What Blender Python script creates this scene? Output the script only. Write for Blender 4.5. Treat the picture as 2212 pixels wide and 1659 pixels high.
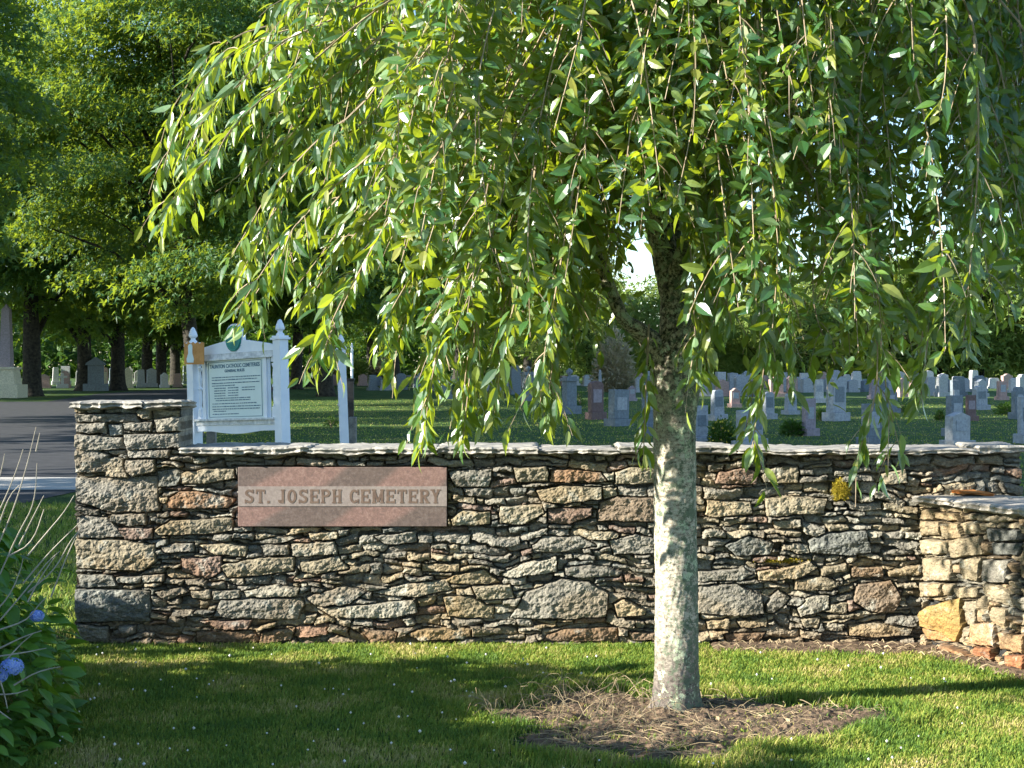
import bpy, bmesh, math, random
import numpy as np
from mathutils import Vector, Matrix

S = bpy.context.scene
for o in list(bpy.data.objects): bpy.data.objects.remove(o)
COL = S.collection
R = math.radians
CAMH = 1.55
FD = 3318.0            # focal length in picture units (picture 2212 wide)
HZ = 795.0             # horizon row

# ------------------------------------------------------------------ camera
cd = bpy.data.cameras.new('camera'); cam = bpy.data.objects.new('camera', cd); COL.objects.link(cam)
cam.location = (0, 0, CAMH); cam.rotation_euler = (R(90), 0, 0)
cd.sensor_width = 36; cd.lens = 54; cd.shift_y = -0.0155; cd.clip_end = 3000; cd.clip_start = 0.1
S.camera = cam
# ------------------------------------------------------------------ light
SUN_EL = 23.0; SUN_S = 0.31
tosun = Vector((-1, -SUN_S, 0)).normalized() * math.cos(R(SUN_EL)); tosun.z = math.sin(R(SUN_EL))
W = bpy.data.worlds.new('World'); S.world = W; W.use_nodes = True
nt = W.node_tree; nt.nodes.clear()
sky = nt.nodes.new('ShaderNodeTexSky'); sky.sky_type = 'NISHITA'; sky.sun_disc = False
sky.sun_elevation = R(SUN_EL); sky.sun_rotation = math.atan2(tosun.x, tosun.y)
sky.air_density = 1.0; sky.dust_density = 0.1; sky.ozone_density = 3.0
bg = nt.nodes.new('ShaderNodeBackground'); bg.inputs[1].default_value = 0.1
wo = nt.nodes.new('ShaderNodeOutputWorld')
nt.links.new(sky.outputs[0], bg.inputs[0]); nt.links.new(bg.outputs[0], wo.inputs[0])
sd = bpy.data.lights.new('sun', 'SUN'); sd.energy = 5.0; sd.angle = R(0.5); sd.color = (1.0, 0.95, 0.84)
sun = bpy.data.objects.new('sun', sd); COL.objects.link(sun)
sun.rotation_euler = tosun.to_track_quat('Z', 'Y').to_euler()
S.view_settings.view_transform = 'Standard'; S.view_settings.look = 'None'
S.view_settings.exposure = 1.7; S.view_settings.gamma = 1
S.cycles.max_bounces = 6; S.cycles.transparent_max_bounces = 4; S.cycles.diffuse_bounces = 2
S.cycles.transmission_bounces = 4; S.cycles.glossy_bounces = 2; S.cycles.caustics_reflective = False

# ------------------------------------------------------------------ helpers
rng = np.random.default_rng(7); rnd = random.Random(5)
def P(u, v, D): return np.array([(u - 1106) * D / FD, D, CAMH - (v - HZ) * D / FD])
def GD(v): return CAMH * FD / (v - HZ)            # ground distance of a row

def nm(m):
    m.use_nodes = True; n = m.node_tree.nodes; b = n['Principled BSDF']; return n, m.node_tree.links, b
def ramp(n, pts, interp='LINEAR'):
    r = n.new('ShaderNodeValToRGB'); r.color_ramp.interpolation = interp
    e = r.color_ramp.elements
    while len(e) > 1: e.remove(e[0])
    e[0].position = pts[0][0]; e[0].color = (*pts[0][1], 1)
    for p, c in pts[1:]:
        q = e.new(p); q.color = (*c, 1)
    return r
def noise(n, l, scale, detail=4, rough=0.55, vec=None, mapping=None):
    t = n.new('ShaderNodeTexNoise'); t.inputs['Scale'].default_value = scale
    t.inputs['Detail'].default_value = detail; t.inputs['Roughness'].default_value = rough
    g = n.new('ShaderNodeNewGeometry') if vec is None else None
    src = g.outputs['Position'] if vec is None else vec
    if mapping is not None:
        mp = n.new('ShaderNodeMapping'); mp.inputs['Scale'].default_value = mapping
        l.new(src, mp.inputs[0]); src = mp.outputs[0]
    l.new(src, t.inputs['Vector']); return t
def mix(n, l, fac, a, b, mode='MIX'):
    m = n.new('ShaderNodeMix'); m.data_type = 'RGBA'; m.blend_type = mode
    for s, v in ((m.inputs[0], fac), (m.inputs[6], a), (m.inputs[7], b)):
        if hasattr(v, 'links'): l.new(v, s)
        elif isinstance(v, (int, float)): s.default_value = v
        else: s.default_value = (*v, 1)
    return m.outputs[2]
def bump(n, l, b, h, strength=0.5, dist=0.01):
    bp = n.new('ShaderNodeBump'); bp.inputs['Strength'].default_value = strength
    bp.inputs['Distance'].default_value = dist; l.new(h, bp.inputs['Height']); l.new(bp.outputs[0], b.inputs['Normal'])

def simple_mat(name, c1, c2, scale=8, rough=0.8, bstr=0.3, bdist=0.01, spec=0.3, local=False):
    m = bpy.data.materials.new(name); n, l, b = nm(m)
    vec = None
    if local: vec = n.new('ShaderNodeTexCoord').outputs['Object']
    t = noise(n, l, scale, 6, 0.65, vec); r = ramp(n, [(0.32, c1), (0.68, c2)])
    l.new(t.outputs[0], r.inputs[0]); l.new(r.outputs[0], b.inputs['Base Color'])
    b.inputs['Roughness'].default_value = rough; b.inputs['Specular IOR Level'].default_value = spec
    if bstr: bump(n, l, b, t.outputs[0], bstr, bdist)
    return m
def leaf_mat(name, cols, trans, tfac=0.4, rough=0.4, spec=0.4, under=None):
    m = bpy.data.materials.new(name); n, l, b = nm(m)
    g = n.new('ShaderNodeNewGeometry')
    r = ramp(n, [(i / (len(cols) - 1), c) for i, c in enumerate(cols)])
    l.new(g.outputs['Random Per Island'], r.inputs[0])
    col = r.outputs[0]
    if under is not None: col = mix(n, l, g.outputs['Backfacing'], col, under)
    l.new(col, b.inputs['Base Color'])
    b.inputs['Roughness'].default_value = rough; b.inputs['Specular IOR Level'].default_value = spec
    t = n.new('ShaderNodeBsdfTranslucent')
    tc = mix(n, l, g.outputs['Random Per Island'], trans, [c * 0.65 for c in trans])
    l.new(tc, t.inputs[0])
    x = n.new('ShaderNodeMixShader'); x.inputs[0].default_value = tfac
    l.new(b.outputs[0], x.inputs[1]); l.new(t.outputs[0], x.inputs[2])
    l.new(x.outputs[0], n['Material Output'].inputs[0]); return m

def link(o, parent=None):
    COL.objects.link(o)
    if parent is not None: o.parent = parent
    return o
def tag(o, label=None, cat=None, group=None, kind=None):
    for k, v in (('label', label), ('category', cat), ('group', group), ('kind', kind)):
        if v: o[k] = v
    return o
def empty(name, loc=(0, 0, 0), rz=0, label=None, cat=None, group=None):
    o = bpy.data.objects.new(name, None); o.empty_display_size = 0.1; COL.objects.link(o)
    o.location = loc; o.rotation_euler = (0, 0, rz); return tag(o, label, cat, group)
def mesh(name, V, F, mat, parent=None, cols=None, smooth=False):
    """V (n,3); F a list of int arrays (m,k); cols (n,3) per-vertex colour."""
    V = np.asarray(V, dtype=np.float32); F = [np.asarray(f, dtype=np.int32) for f in F if len(f)]
    me = bpy.data.meshes.new(name)
    me.vertices.add(len(V)); me.vertices.foreach_set('co', V.ravel())
    tot = np.concatenate([np.full(len(f), f.shape[1], dtype=np.int32) for f in F])
    idx = np.concatenate([f.ravel() for f in F])
    st = np.concatenate([[0], np.cumsum(tot)[:-1]]).astype(np.int32)
    me.loops.add(len(idx)); me.loops.foreach_set('vertex_index', idx)
    me.polygons.add(len(tot)); me.polygons.foreach_set('loop_start', st); me.polygons.foreach_set('loop_total', tot)
    me.polygons.foreach_set('use_smooth', np.full(len(tot), bool(smooth), dtype=bool))
    if cols is not None:
        a = me.color_attributes.new('Col', 'FLOAT_COLOR', 'POINT')
        c = np.ones((len(V), 4), dtype=np.float32); c[:, :cols.shape[1]] = cols; a.data.foreach_set('color', c.ravel())
    me.update(calc_edges=True); me.validate()
    if mat: me.materials.append(mat)
    return link(bpy.data.objects.new(name, me), parent)

class MB:
    """collects pieces for one mesh"""
    def __init__(s): s.V = []; s.F = {}; s.n = 0
    def add(s, V, faces):
        V = np.asarray(V, float)
        for f in faces: s.F.setdefault(len(f), []).append([i + s.n for i in f])
        s.V.append(V); s.n += len(V)
    def box(s, c, d, rot=None, jit=0):
        h = np.array(d) / 2
        v = np.array([[x, y, z] for z in (-1, 1) for y in (-1, 1) for x in (-1, 1)]) * h
        if jit: v = v + rng.normal(0, jit, v.shape)
        if rot is not None: v = v @ np.array(rot).T
        s.add(v + np.array(c), [(0, 2, 3, 1), (4, 5, 7, 6), (0, 1, 5, 4), (2, 6, 7, 3), (0, 4, 6, 2), (1, 3, 7, 5)])
    def tube(s, pts, rad, n=6, cap=True):
        pts = np.asarray(pts, float); k = len(pts)
        rad = np.full(k, rad) if np.isscalar(rad) else np.asarray(rad, float)
        T = np.gradient(pts, axis=0); T /= np.linalg.norm(T, axis=1)[:, None] + 1e-9
        up = np.array([0.3, 0.1, 1.0]) if abs(T[0][2]) < 0.8 else np.array([1.0, 0.2, 0.1])
        A = np.cross(T, up); A /= np.linalg.norm(A, axis=1)[:, None] + 1e-9; B = np.cross(T, A)
        an = np.arange(n) * 2 * np.pi / n
        V = pts[:, None] + rad[:, None, None] * (A[:, None] * np.cos(an)[None, :, None] + B[:, None] * np.sin(an)[None, :, None])
        f = [(i * n + j, i * n + (j + 1) % n, (i + 1) * n + (j + 1) % n, (i + 1) * n + j) for i in range(k - 1) for j in range(n)]
        if cap: f += [tuple(range(n))[::-1], tuple((k - 1) * n + j for j in range(n))]
        s.add(V.reshape(-1, 3), f)
    def lathe(s, prof, c, n=16):
        an = np.arange(n) * 2 * np.pi / n; V = []
        for r, z in prof: V += [[c[0] + r * math.cos(a), c[1] + r * math.sin(a), c[2] + z] for a in an]
        k = len(prof)
        f = [(i * n + j, i * n + (j + 1) % n, (i + 1) * n + (j + 1) % n, (i + 1) * n + j) for i in range(k - 1) for j in range(n)]
        f += [tuple(range(n))[::-1], tuple((k - 1) * n + j for j in range(n))]
        s.add(V, f)
    def prism(s, poly, y0, y1):
        """poly in (x,z), extruded from y0 (front) to y1"""
        n = len(poly); V = [[x, y0, z] for x, z in poly] + [[x, y1, z] for x, z in poly]
        s.add(V, [tuple(range(n)), tuple(range(2 * n - 1, n - 1, -1))] + [((i + 1) % n, i, n + i, n + (i + 1) % n) for i in range(n)])
    def build(s, name, mat, parent=None, smooth=False, bevel=0, xf=None):
        V = np.concatenate(s.V)
        if xf is not None: V = V @ np.array(xf.to_3x3()).T + np.array(xf.translation)
        o = mesh(name, V, [np.array(f) for f in s.F.values()], mat, parent, smooth=smooth)
        bm = bmesh.new(); bm.from_mesh(o.data); bmesh.ops.recalc_face_normals(bm, faces=bm.faces)
        if bevel: bmesh.ops.bevel(bm, geom=[e for e in bm.edges if e.is_manifold and e.calc_face_angle(0) > 0.5], offset=bevel, segments=2, profile=0.6, affect='EDGES')
        bm.to_mesh(o.data); bm.free(); return o

_tab = np.random.default_rng(99).random((256, 256))
def vn(x, y, seed=0):
    x = x + seed * 17.31; y = y + seed * 31.77
    xi = np.floor(x).astype(int); yi = np.floor(y).astype(int); fx = x - xi; fy = y - yi
    fx = fx * fx * (3 - 2 * fx); fy = fy * fy * (3 - 2 * fy)
    a = _tab[xi & 255, yi & 255]; b = _tab[(xi + 1) & 255, yi & 255]; c = _tab[xi & 255, (yi + 1) & 255]; d = _tab[(xi + 1) & 255, (yi + 1) & 255]
    return (a + (b - a) * fx) * (1 - fy) + (c + (d - c) * fx) * fy
def fbm(x, y, seed=0, octv=4, g=0.5):
    s = 0; a = 1; t = 0
    for i in range(octv): s = s + a * vn(x * 2 ** i, y * 2 ** i, seed + i * 3); t += a; a *= g
    return s / t * 2 - 1
def sstep(a, b, x): t = np.clip((x - a) / (b - a), 0, 1); return t * t * (3 - 2 * t)

def norm(a): return a / (np.linalg.norm(a, axis=-1, keepdims=True) + 1e-9)
def scatter(name, TV, TF, O, X, Nn, Sc, mat, parent=None, bend=None, wsc=None):
    """copies template leaf (x along, y across, z normal) to frames"""
    X = norm(X); Y = norm(np.cross(Nn, X)); Z = np.cross(X, Y)
    T = np.asarray(TV, float); k = len(T); N = len(O)
    Sc = np.asarray(Sc).reshape(-1, 1, 1)
    tv = np.repeat(T[None], N, 0)
    if wsc is not None: tv[:, :, 1] *= wsc[:, None]
    if bend is not None: tv[:, :, 2] -= bend[:, None] * tv[:, :, 0] ** 2
    V = O[:, None] + Sc * (tv[:, :, 0:1] * X[:, None] + tv[:, :, 1:2] * Y[:, None] + tv[:, :, 2:3] * Z[:, None])
    off = (np.arange(N) * k)[:, None, None]; fs = {}
    for f in TF: fs.setdefault(len(f), []).append(f)
    F = [(np.array(f)[None] + off).reshape(-1, kk) for kk, f in fs.items()]
    return mesh(name, V.reshape(-1, 3), F, mat, parent, smooth=False)

# leaf templates
def cherry_leaf(w=0.2, fold=0.05):
    V = [[-0.16, 0.006, 0.02], [-0.16, -0.006, 0.02], [0, 0, 0]]
    for t, q in ((0.14, 0.62), (0.38, 1.0), (0.66, 0.78), (0.86, 0.36)):
        V += [[t, w * q, fold * q], [t, 0, 0], [t, -w * q, fold * q]]
    V += [[1.03, 0, -0.02]]
    F = [(0, 1, 2), (2, 4, 3), (2, 5, 4)]
    for i in range(3):
        a = 3 + i * 3; F += [(a, a + 1, a + 4, a + 3), (a + 1, a + 2, a + 5, a + 4)]
    F += [(12, 13, 15), (13, 14, 15)]
    return V, F
MAPLE_V = [[0, 0, 0], [0.35, 0.12, 0.03], [1, 0, -0.1], [0.35, -0.12, 0.03], [0.32, 0.3, 0.02], [0.55, 0.62, -0.08], [0.1, 0.25, 0.0],
           [0.32, -0.3, 0.02], [0.55, -0.62, -0.08], [0.1, -0.25, 0.0]]
MAPLE_F = [(0, 3, 2, 1), (0, 1, 4, 5, 6), (0, 9, 8, 7, 3)]

# ------------------------------------------------------------------ materials
M = {}
def stone_material(name, bright=1.0, warm=0.0):
    m = bpy.data.materials.new(name); n, l, b = nm(m)
    a = n.new('ShaderNodeAttribute'); a.attribute_name = 'Col'
    t = noise(n, l, 30, 8, 0.72, mapping=(1, 1, 2.2)); r = ramp(n, [(0.3, (0.6, 0.6, 0.61)), (0.5, (0.95, 0.95, 0.93)), (0.72, (1.35, 1.32, 1.22))])
    l.new(t.outputs[0], r.inputs[0]); c = mix(n, l, 1.0, a.outputs['Color'], r.outputs[0], 'MULTIPLY')
    t2 = noise(n, l, 9, 5, 0.7); r2 = ramp(n, [(0.56, (0, 0, 0)), (0.66, (1, 1, 1))]); l.new(t2.outputs[0], r2.inputs[0])
    c = mix(n, l, mix(n, l, 0.5, r2.outputs[0], (0, 0, 0)), c, (0.42, 0.42, 0.36))       # pale lichen
    t3 = noise(n, l, 120, 3, 0.6); r3 = ramp(n, [(0.4, (0.7, 0.7, 0.7)), (0.62, (1.25, 1.25, 1.25))]); l.new(t3.outputs[0], r3.inputs[0])
    c = mix(n, l, 0.7, c, r3.outputs[0], 'MULTIPLY')
    l.new(c, b.inputs['Base Color']); b.inputs['Roughness'].default_value = 0.9; b.inputs['Specular IOR Level'].default_value = 0.25
    bump(n, l, b, t.outputs[0], 0.6, 0.006); return m
M['stone'] = stone_material('wall_stone')
M['cap'] = simple_mat('cap_stone', (0.16, 0.15, 0.135), (0.44, 0.41, 0.35), 13, 0.9, 0.6, 0.012)
M['bark_dark'] = simple_mat('maple_bark', (0.012, 0.011, 0.01), (0.07, 0.062, 0.046), 6, 0.95, 0.9, 0.06)
M['white'] = simple_mat('white_paint', (0.74, 0.78, 0.84), (0.86, 0.88, 0.91), 5, 0.55, 0.1, 0.004)
M['peel'] = simple_mat('peeling_paint', (0.4, 0.42, 0.43), (0.85, 0.85, 0.84), 14, 0.6, 0.4, 0.006)
M['panel'] = simple_mat('sign_panel', (0.66, 0.76, 0.72), (0.74, 0.82, 0.78), 3, 0.5, 0.0)
M['ink'] = simple_mat('sign_ink', (0.12, 0.2, 0.26), (0.16, 0.25, 0.3), 8, 0.7, 0)
M['teal'] = simple_mat('teal_paint', (0.004, 0.16, 0.14), (0.01, 0.24, 0.2), 18, 0.5, 0.2)
M['teal_line'] = simple_mat('teal_line', (0.03, 0.3, 0.25), (0.05, 0.35, 0.3), 18, 0.5, 0)
M['orange'] = simple_mat('orange_board', (0.5, 0.22, 0.06), (0.68, 0.34, 0.12), 12, 0.8, 0.2)
M['greywood'] = simple_mat('grey_wood', (0.12, 0.12, 0.11), (0.28, 0.26, 0.22), 20, 0.9, 0.5, 0.01)
M['black'] = simple_mat('black_post', (0.01, 0.011, 0.012), (0.03, 0.03, 0.03), 10, 0.5, 0)
M['soil'] = simple_mat('bare_soil', (0.03, 0.021, 0.015), (0.27, 0.185, 0.12), 22, 0.95, 1.0, 0.03)
M['straw'] = simple_mat('straw', (0.2, 0.15, 0.09), (0.42, 0.33, 0.2), 10, 0.9, 0)
M['twig'] = simple_mat('twig_bark', (0.22, 0.16, 0.1), (0.42, 0.33, 0.23), 20, 0.8, 0)
M['asphalt'] = simple_mat('asphalt', (0.025, 0.027, 0.031), (0.055, 0.055, 0.06), 3, 0.9, 0.3, 0.01)
M['sunlit_concrete'] = simple_mat('sunlit_concrete', (0.38, 0.36, 0.32), (0.5, 0.47, 0.42), 3, 0.9, 0.2)

def ground_material():
    m = bpy.data.materials.new('lawn'); n, l, b = nm(m)
    t = noise(n, l, 0.9, 6, 0.6); r = ramp(n, [(0.3, (0.035, 0.08, 0.026)), (0.5, (0.065, 0.12, 0.036)), (0.72, (0.14, 0.15, 0.05))])
    l.new(t.outputs[0], r.inputs[0])
    t2 = noise(n, l, 18, 6, 0.8); r2 = ramp(n, [(0.3, (0.45, 0.5, 0.45)), (0.7, (1.5, 1.4, 1.3))]); l.new(t2.outputs[0], r2.inputs[0])
    c = mix(n, l, 1.0, r.outputs[0], r2.outputs[0], 'MULTIPLY')
    l.new(c, b.inputs['Base Color']); b.inputs['Roughness'].default_value = 0.95; b.inputs['Specular IOR Level'].default_value = 0.1
    bump(n, l, b, t2.outputs[0], 1.0, 0.05); return m
M['lawn'] = ground_material()
def grass_mat(name, pts):
    m = bpy.data.materials.new(name); n, l, b = nm(m)
    g = n.new('ShaderNodeNewGeometry')
    t = noise(n, l, 2.2, 3, 0.6)
    ad = n.new('ShaderNodeMath'); ad.operation = 'MULTIPLY_ADD'; ad.inputs[1].default_value = 0.55
    l.new(g.outputs['Random Per Island'], ad.inputs[0])
    sb = n.new('ShaderNodeMath'); sb.operation = 'MULTIPLY_ADD'; sb.inputs[1].default_value = 2.1; sb.inputs[2].default_value = -0.95
    l.new(t.outputs[0], sb.inputs[0]); l.new(sb.outputs[0], ad.inputs[2])
    r = ramp(n, pts); l.new(ad.outputs[0], r.inputs[0]); l.new(r.outputs[0], b.inputs['Base Color'])
    b.inputs['Roughness'].default_value = 0.6; b.inputs['Specular IOR Level'].default_value = 0.25
    tr = n.new('ShaderNodeBsdfTranslucent'); tc = mix(n, l, 0.6, r.outputs[0], (0.25, 0.33, 0.04)); l.new(tc, tr.inputs[0])
    x = n.new('ShaderNodeMixShader'); x.inputs[0].default_value = 0.3
    l.new(b.outputs[0], x.inputs[1]); l.new(tr.outputs[0], x.inputs[2]); l.new(x.outputs[0], n['Material Output'].inputs[0]); return m
M['grass'] = grass_mat('grass_blades', [(0.0, (0.085, 0.17, 0.03)), (0.3, (0.18, 0.28, 0.038)), (0.52, (0.29, 0.33, 0.05)), (0.74, (0.5, 0.43, 0.15)), (1.0, (0.55, 0.42, 0.22))])
M['cherry_leaf'] = leaf_mat('cherry_leaf', [(0.012, 0.055, 0.02), (0.022, 0.085, 0.028), (0.045, 0.13, 0.03), (0.11, 0.2, 0.035), (0.24, 0.24, 0.05)], (0.66, 0.8, 0.03), 0.34, 0.36, 0.85, under=(0.16, 0.26, 0.13))
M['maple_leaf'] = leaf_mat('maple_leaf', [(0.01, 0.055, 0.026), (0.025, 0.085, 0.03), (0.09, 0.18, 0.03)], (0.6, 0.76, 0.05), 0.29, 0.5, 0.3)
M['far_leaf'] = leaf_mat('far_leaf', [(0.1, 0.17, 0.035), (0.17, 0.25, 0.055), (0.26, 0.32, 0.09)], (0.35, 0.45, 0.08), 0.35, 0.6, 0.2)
M['pale_leaf'] = leaf_mat('pale_leaf', [(0.36, 0.33, 0.2), (0.46, 0.4, 0.27), (0.52, 0.44, 0.32)], (0.4, 0.36, 0.15), 0.3, 0.7, 0.1)
M['hyd_leaf'] = leaf_mat('hydrangea_leaf', [(0.05, 0.15, 0.025), (0.09, 0.22, 0.035), (0.16, 0.32, 0.045)], (0.3, 0.5, 0.03), 0.35, 0.45, 0.4)
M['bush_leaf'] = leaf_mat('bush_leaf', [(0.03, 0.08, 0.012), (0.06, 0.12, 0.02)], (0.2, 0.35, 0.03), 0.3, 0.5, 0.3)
M['petal'] = leaf_mat('blue_petal', [(0.2, 0.32, 0.8), (0.32, 0.46, 0.88), (0.5, 0.62, 0.92)], (0.2, 0.3, 0.9), 0.3, 0.6, 0.2)
M['clover'] = leaf_mat('clover_bloom', [(0.7, 0.68, 0.62), (0.85, 0.83, 0.8)], (0.7, 0.7, 0.6), 0.2, 0.8, 0.1)
M['yellow'] = leaf_mat('yellow_bloom', [(0.6, 0.5, 0.05), (0.75, 0.6, 0.1)], (0.7, 0.6, 0.1), 0.2, 0.8, 0.1)
M['moss'] = leaf_mat('moss', [(0.22, 0.2, 0.02), (0.38, 0.3, 0.03), (0.5, 0.36, 0.06)], (0.4, 0.35, 0.05), 0.3, 0.9, 0.1)

def trunk_material():
    m = bpy.data.materials.new('cherry_bark'); n, l, b = nm(m)
    t = noise(n, l, 38, 7, 0.75, mapping=(1, 1, 2.2)); r = ramp(n, [(0.34, (0.05, 0.035, 0.022)), (0.43, (0.26, 0.22, 0.165)), (0.58, (0.5, 0.455, 0.36))])
    l.new(t.outputs[0], r.inputs[0]); c = r.outputs[0]
    g = n.new('ShaderNodeNewGeometry'); sp = n.new('ShaderNodeSeparateXYZ'); l.new(g.outputs['Position'], sp.inputs[0])
    # dark scaly bark above the graft and grey foot
    mr = n.new('ShaderNodeMapRange'); mr.inputs[1].default_value = 1.22; mr.inputs[2].default_value = 1.56; l.new(sp.outputs[2], mr.inputs[0])
    t4 = noise(n, l, 45, 5, 0.75); r4 = ramp(n, [(0.42, (0.02, 0.018, 0.014)), (0.48, (0.14, 0.115, 0.08)), (0.58, (0.5, 0.44, 0.32))]); l.new(t4.outputs[0], r4.inputs[0])
    c = mix(n, l, mr.outputs[0], c, r4.outputs[0])
    mr2 = n.new('ShaderNodeMapRange'); mr2.inputs[1].default_value = 0.42; mr2.inputs[2].default_value = 0.12; l.new(sp.outputs[2], mr2.inputs[0])
    r5 = ramp(n, [(0.38, (0.04, 0.032, 0.028)), (0.65, (0.2, 0.165, 0.14))]); l.new(t.outputs[0], r5.inputs[0])
    c = mix(n, l, mr2.outputs[0], c, r5.outputs[0])
    # grey-green lichen, mostly on the right flank
    t2 = noise(n, l, 24, 8, 0.78); mx = n.new('ShaderNodeMapRange'); mx.inputs[1].default_value = 0.70; mx.inputs[2].default_value = 0.86
    mx.inputs[3].default_value = -0.045; mx.inputs[4].default_value = 0.07; l.new(sp.outputs[0], mx.inputs[0])
    ad = n.new('ShaderNodeMath'); l.new(t2.outputs[0], ad.inputs[0]); l.new(mx.outputs[0], ad.inputs[1])
    r2 = ramp(n, [(0.50, (0, 0, 0)), (0.53, (1, 1, 1))]); l.new(ad.outputs[0], r2.inputs[0])
    c = mix(n, l, r2.outputs[0], c, mix(n, l, t4.outputs[0], (0.03, 0.045, 0.03), (0.2, 0.24, 0.15)))
    t6 = noise(n, l, 13, 8, 0.8); r6 = ramp(n, [(0.56, (0, 0, 0)), (0.585, (1, 1, 1))]); l.new(t6.outputs[0], r6.inputs[0])
    c = mix(n, l, r6.outputs[0], c, mix(n, l, t4.outputs[0], (0.2, 0.27, 0.17), (0.62, 0.66, 0.45)))
    t7 = noise(n, l, 50, 5, 0.7); r7 = ramp(n, [(0.60, (0, 0, 0)), (0.64, (1, 1, 1))]); l.new(t7.outputs[0], r7.inputs[0])
    c = mix(n, l, r7.outputs[0], c, (0.06, 0.05, 0.035))
    t3 = noise(n, l, 21, 2, 0.5); r3 = ramp(n, [(0.76, (0, 0, 0)), (0.78, (1, 1, 1))]); l.new(t3.outputs[0], r3.inputs[0])
    c = mix(n, l, r3.outputs[0], c, (0.5, 0.2, 0.04))
    l.new(c, b.inputs['Base Color']); b.inputs['Roughness'].default_value = 0.85
    bump(n, l, b, t4.outputs[0], 0.7, 0.006); return m
M['cherry_bark'] = trunk_material()

# ================================================================== GROUND
def grid_mesh(name, xs, ys, zf, mat, parent=None, cols=None):
    X, Y = np.meshgrid(xs, ys, indexing='ij'); Z = zf(X, Y) if callable(zf) else zf
    V = np.stack([X, Y, Z], -1).reshape(-1, 3); nx, ny = len(xs), len(ys)
    i = np.arange(nx * ny).reshape(nx, ny)
    F = np.stack([i[:-1, :-1], i[1:, :-1], i[1:, 1:], i[:-1, 1:]], -1).reshape(-1, 4)
    return mesh(name, V, [F], mat, parent, smooth=True, cols=cols)
g = grid_mesh('ground', np.concatenate([[-900, -300, -100, -40], np.linspace(-20, 20, 60), [40, 100, 300, 900]]),
              np.concatenate([[-200, -20], np.linspace(0, 30, 60), [60, 120, 300, 1500]]), lambda x, y: 0 * x, M['lawn'])
tag(g, kind='structure')

def flat_poly(name, pts, z, mat):
    me = bpy.data.meshes.new(name); me.from_pydata([(x, y, z) for x, y in pts], [], [tuple(range(len(pts)))]); me.update()
    me.materials.append(mat); o = bpy.data.objects.new(name, me); COL.objects.link(o); return tag(o, kind='structure')
flat_poly('road', [(-60, 12), (-9, 14.5), (-5.6, 17.6), (-5.2, 22), (-7, 35), (-14, 68), (-17, 130), (-25, 130), (-25, 93), (-21.5, 71), (-60, 70)], 0.006, M['asphalt'])
flat_poly('sunlit_pavement', [(-60, 19.5), (-5.35, 19.45), (-5.25, 21.7), (-60, 21.9)], 0.012, M['sunlit_concrete'])  # pale strip across the road, a band of sunlight put into its colour

def in_bed(x, y):
    """>0 inside the bare soil bed round the cherry"""
    dx = (x - 0.70) / 0.86; dy = (y - 6.72) / 0.62
    a = np.arctan2(dy, dx); return 1 + 0.16 * np.sin(3 * a + 1) + 0.09 * np.sin(7 * a) + 0.13 * fbm(x * 5, y * 5, 4) - np.hypot(dx, dy)
def in_strip(x, y):
    """>0 on the dry strip along the foot of the walls at right"""
    d1 = np.where(x > 1.1, y - (8.40 - 0.05 * (x - 1.1) * 2), -1)
    lx = (x - 2.285) * 0.70 + (8.58 - y) * -0.0
    dw = ((x - 2.285) * 0.9 + (y - 8.58) * 0.437)     # distance in front of wing face is -dw
    d2 = np.where((x > 1.8) & (y > 6.9), 0.18 + dw, -1)
    return np.maximum(d1, d2) + 0.06 * fbm(x * 6, y * 6, 8)
xs = np.arange(-0.5, 1.9, 0.008); ys = np.arange(5.8, 7.7, 0.008)
def bedz(x, y):
    k = in_bed(x, y); r = np.hypot(x - 0.75, y - 7.0)
    return -0.012 + 0.016 * sstep(-0.05, 0.2, k) + 0.012 * np.exp(-(r / 0.35) ** 2) * (k > -0.1) + sstep(-0.05, 0.2, k) * (0.02 * fbm(x * 12, y * 12, 3) + 0.016 * np.abs(fbm(x * 26, y * 26, 5)) + .008 * fbm(x * 60, y * 60, 6))
o = grid_mesh('soil_bed', xs, ys, bedz, M['soil']); tag(o, kind='structure')
xs = np.arange(1.0, 3.4, 0.025); ys = np.arange(6.8, 8.8, 0.025)
o = grid_mesh('bare_earth', xs, ys, lambda x, y: -0.012 + 0.024 * sstep(-0.08, 0.1, in_strip(x, y)) + 0.006 * fbm(x * 25, y * 25, 9) * (in_strip(x, y) > -0.05), M['soil'])
tag(o, kind='structure')

# ------------------------------------------------------------------ grass
def blades(name, pts, h, w, mat, label):
    n = len(pts); a = rng.uniform(0, 2 * np.pi, n); ln = rng.uniform(0.15, 0.9, n)
    h = h * rng.uniform(0.55, 1.25, n); w = w * rng.uniform(0.7, 1.3, n)
    d = np.stack([np.cos(a), np.sin(a), 0 * a], -1); c = np.stack([-np.sin(a + 0.6), np.cos(a + 0.6), 0 * a], -1)
    O = np.concatenate([pts, np.zeros((n, 1))], 1) if pts.shape[1] == 2 else pts
    up = np.array([0, 0, 1.0])
    v0 = O - c * w[:, None]; v1 = O + c * w[:, None]
    m_ = O + up * (h * 0.6)[:, None] + d * (h * ln * 0.35)[:, None]
    v2 = m_ + c * (w * 0.8)[:, None]; v3 = m_ - c * (w * 0.8)[:, None]
    v4 = O + up * h[:, None] * (1 - 0.25 * ln)[:, None] + d * (h * ln)[:, None]
    V = np.stack([v0, v1, v2, v3, v4], 1).reshape(-1, 3); k = (np.arange(n) * 5)[:, None]
    o = mesh(name, V, [k + np.array([[0, 1, 2, 3]]), k + np.array([[3, 2, 4]])], mat)
    return tag(o, label, 'grass', kind='stuff')
n = 230000
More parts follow.
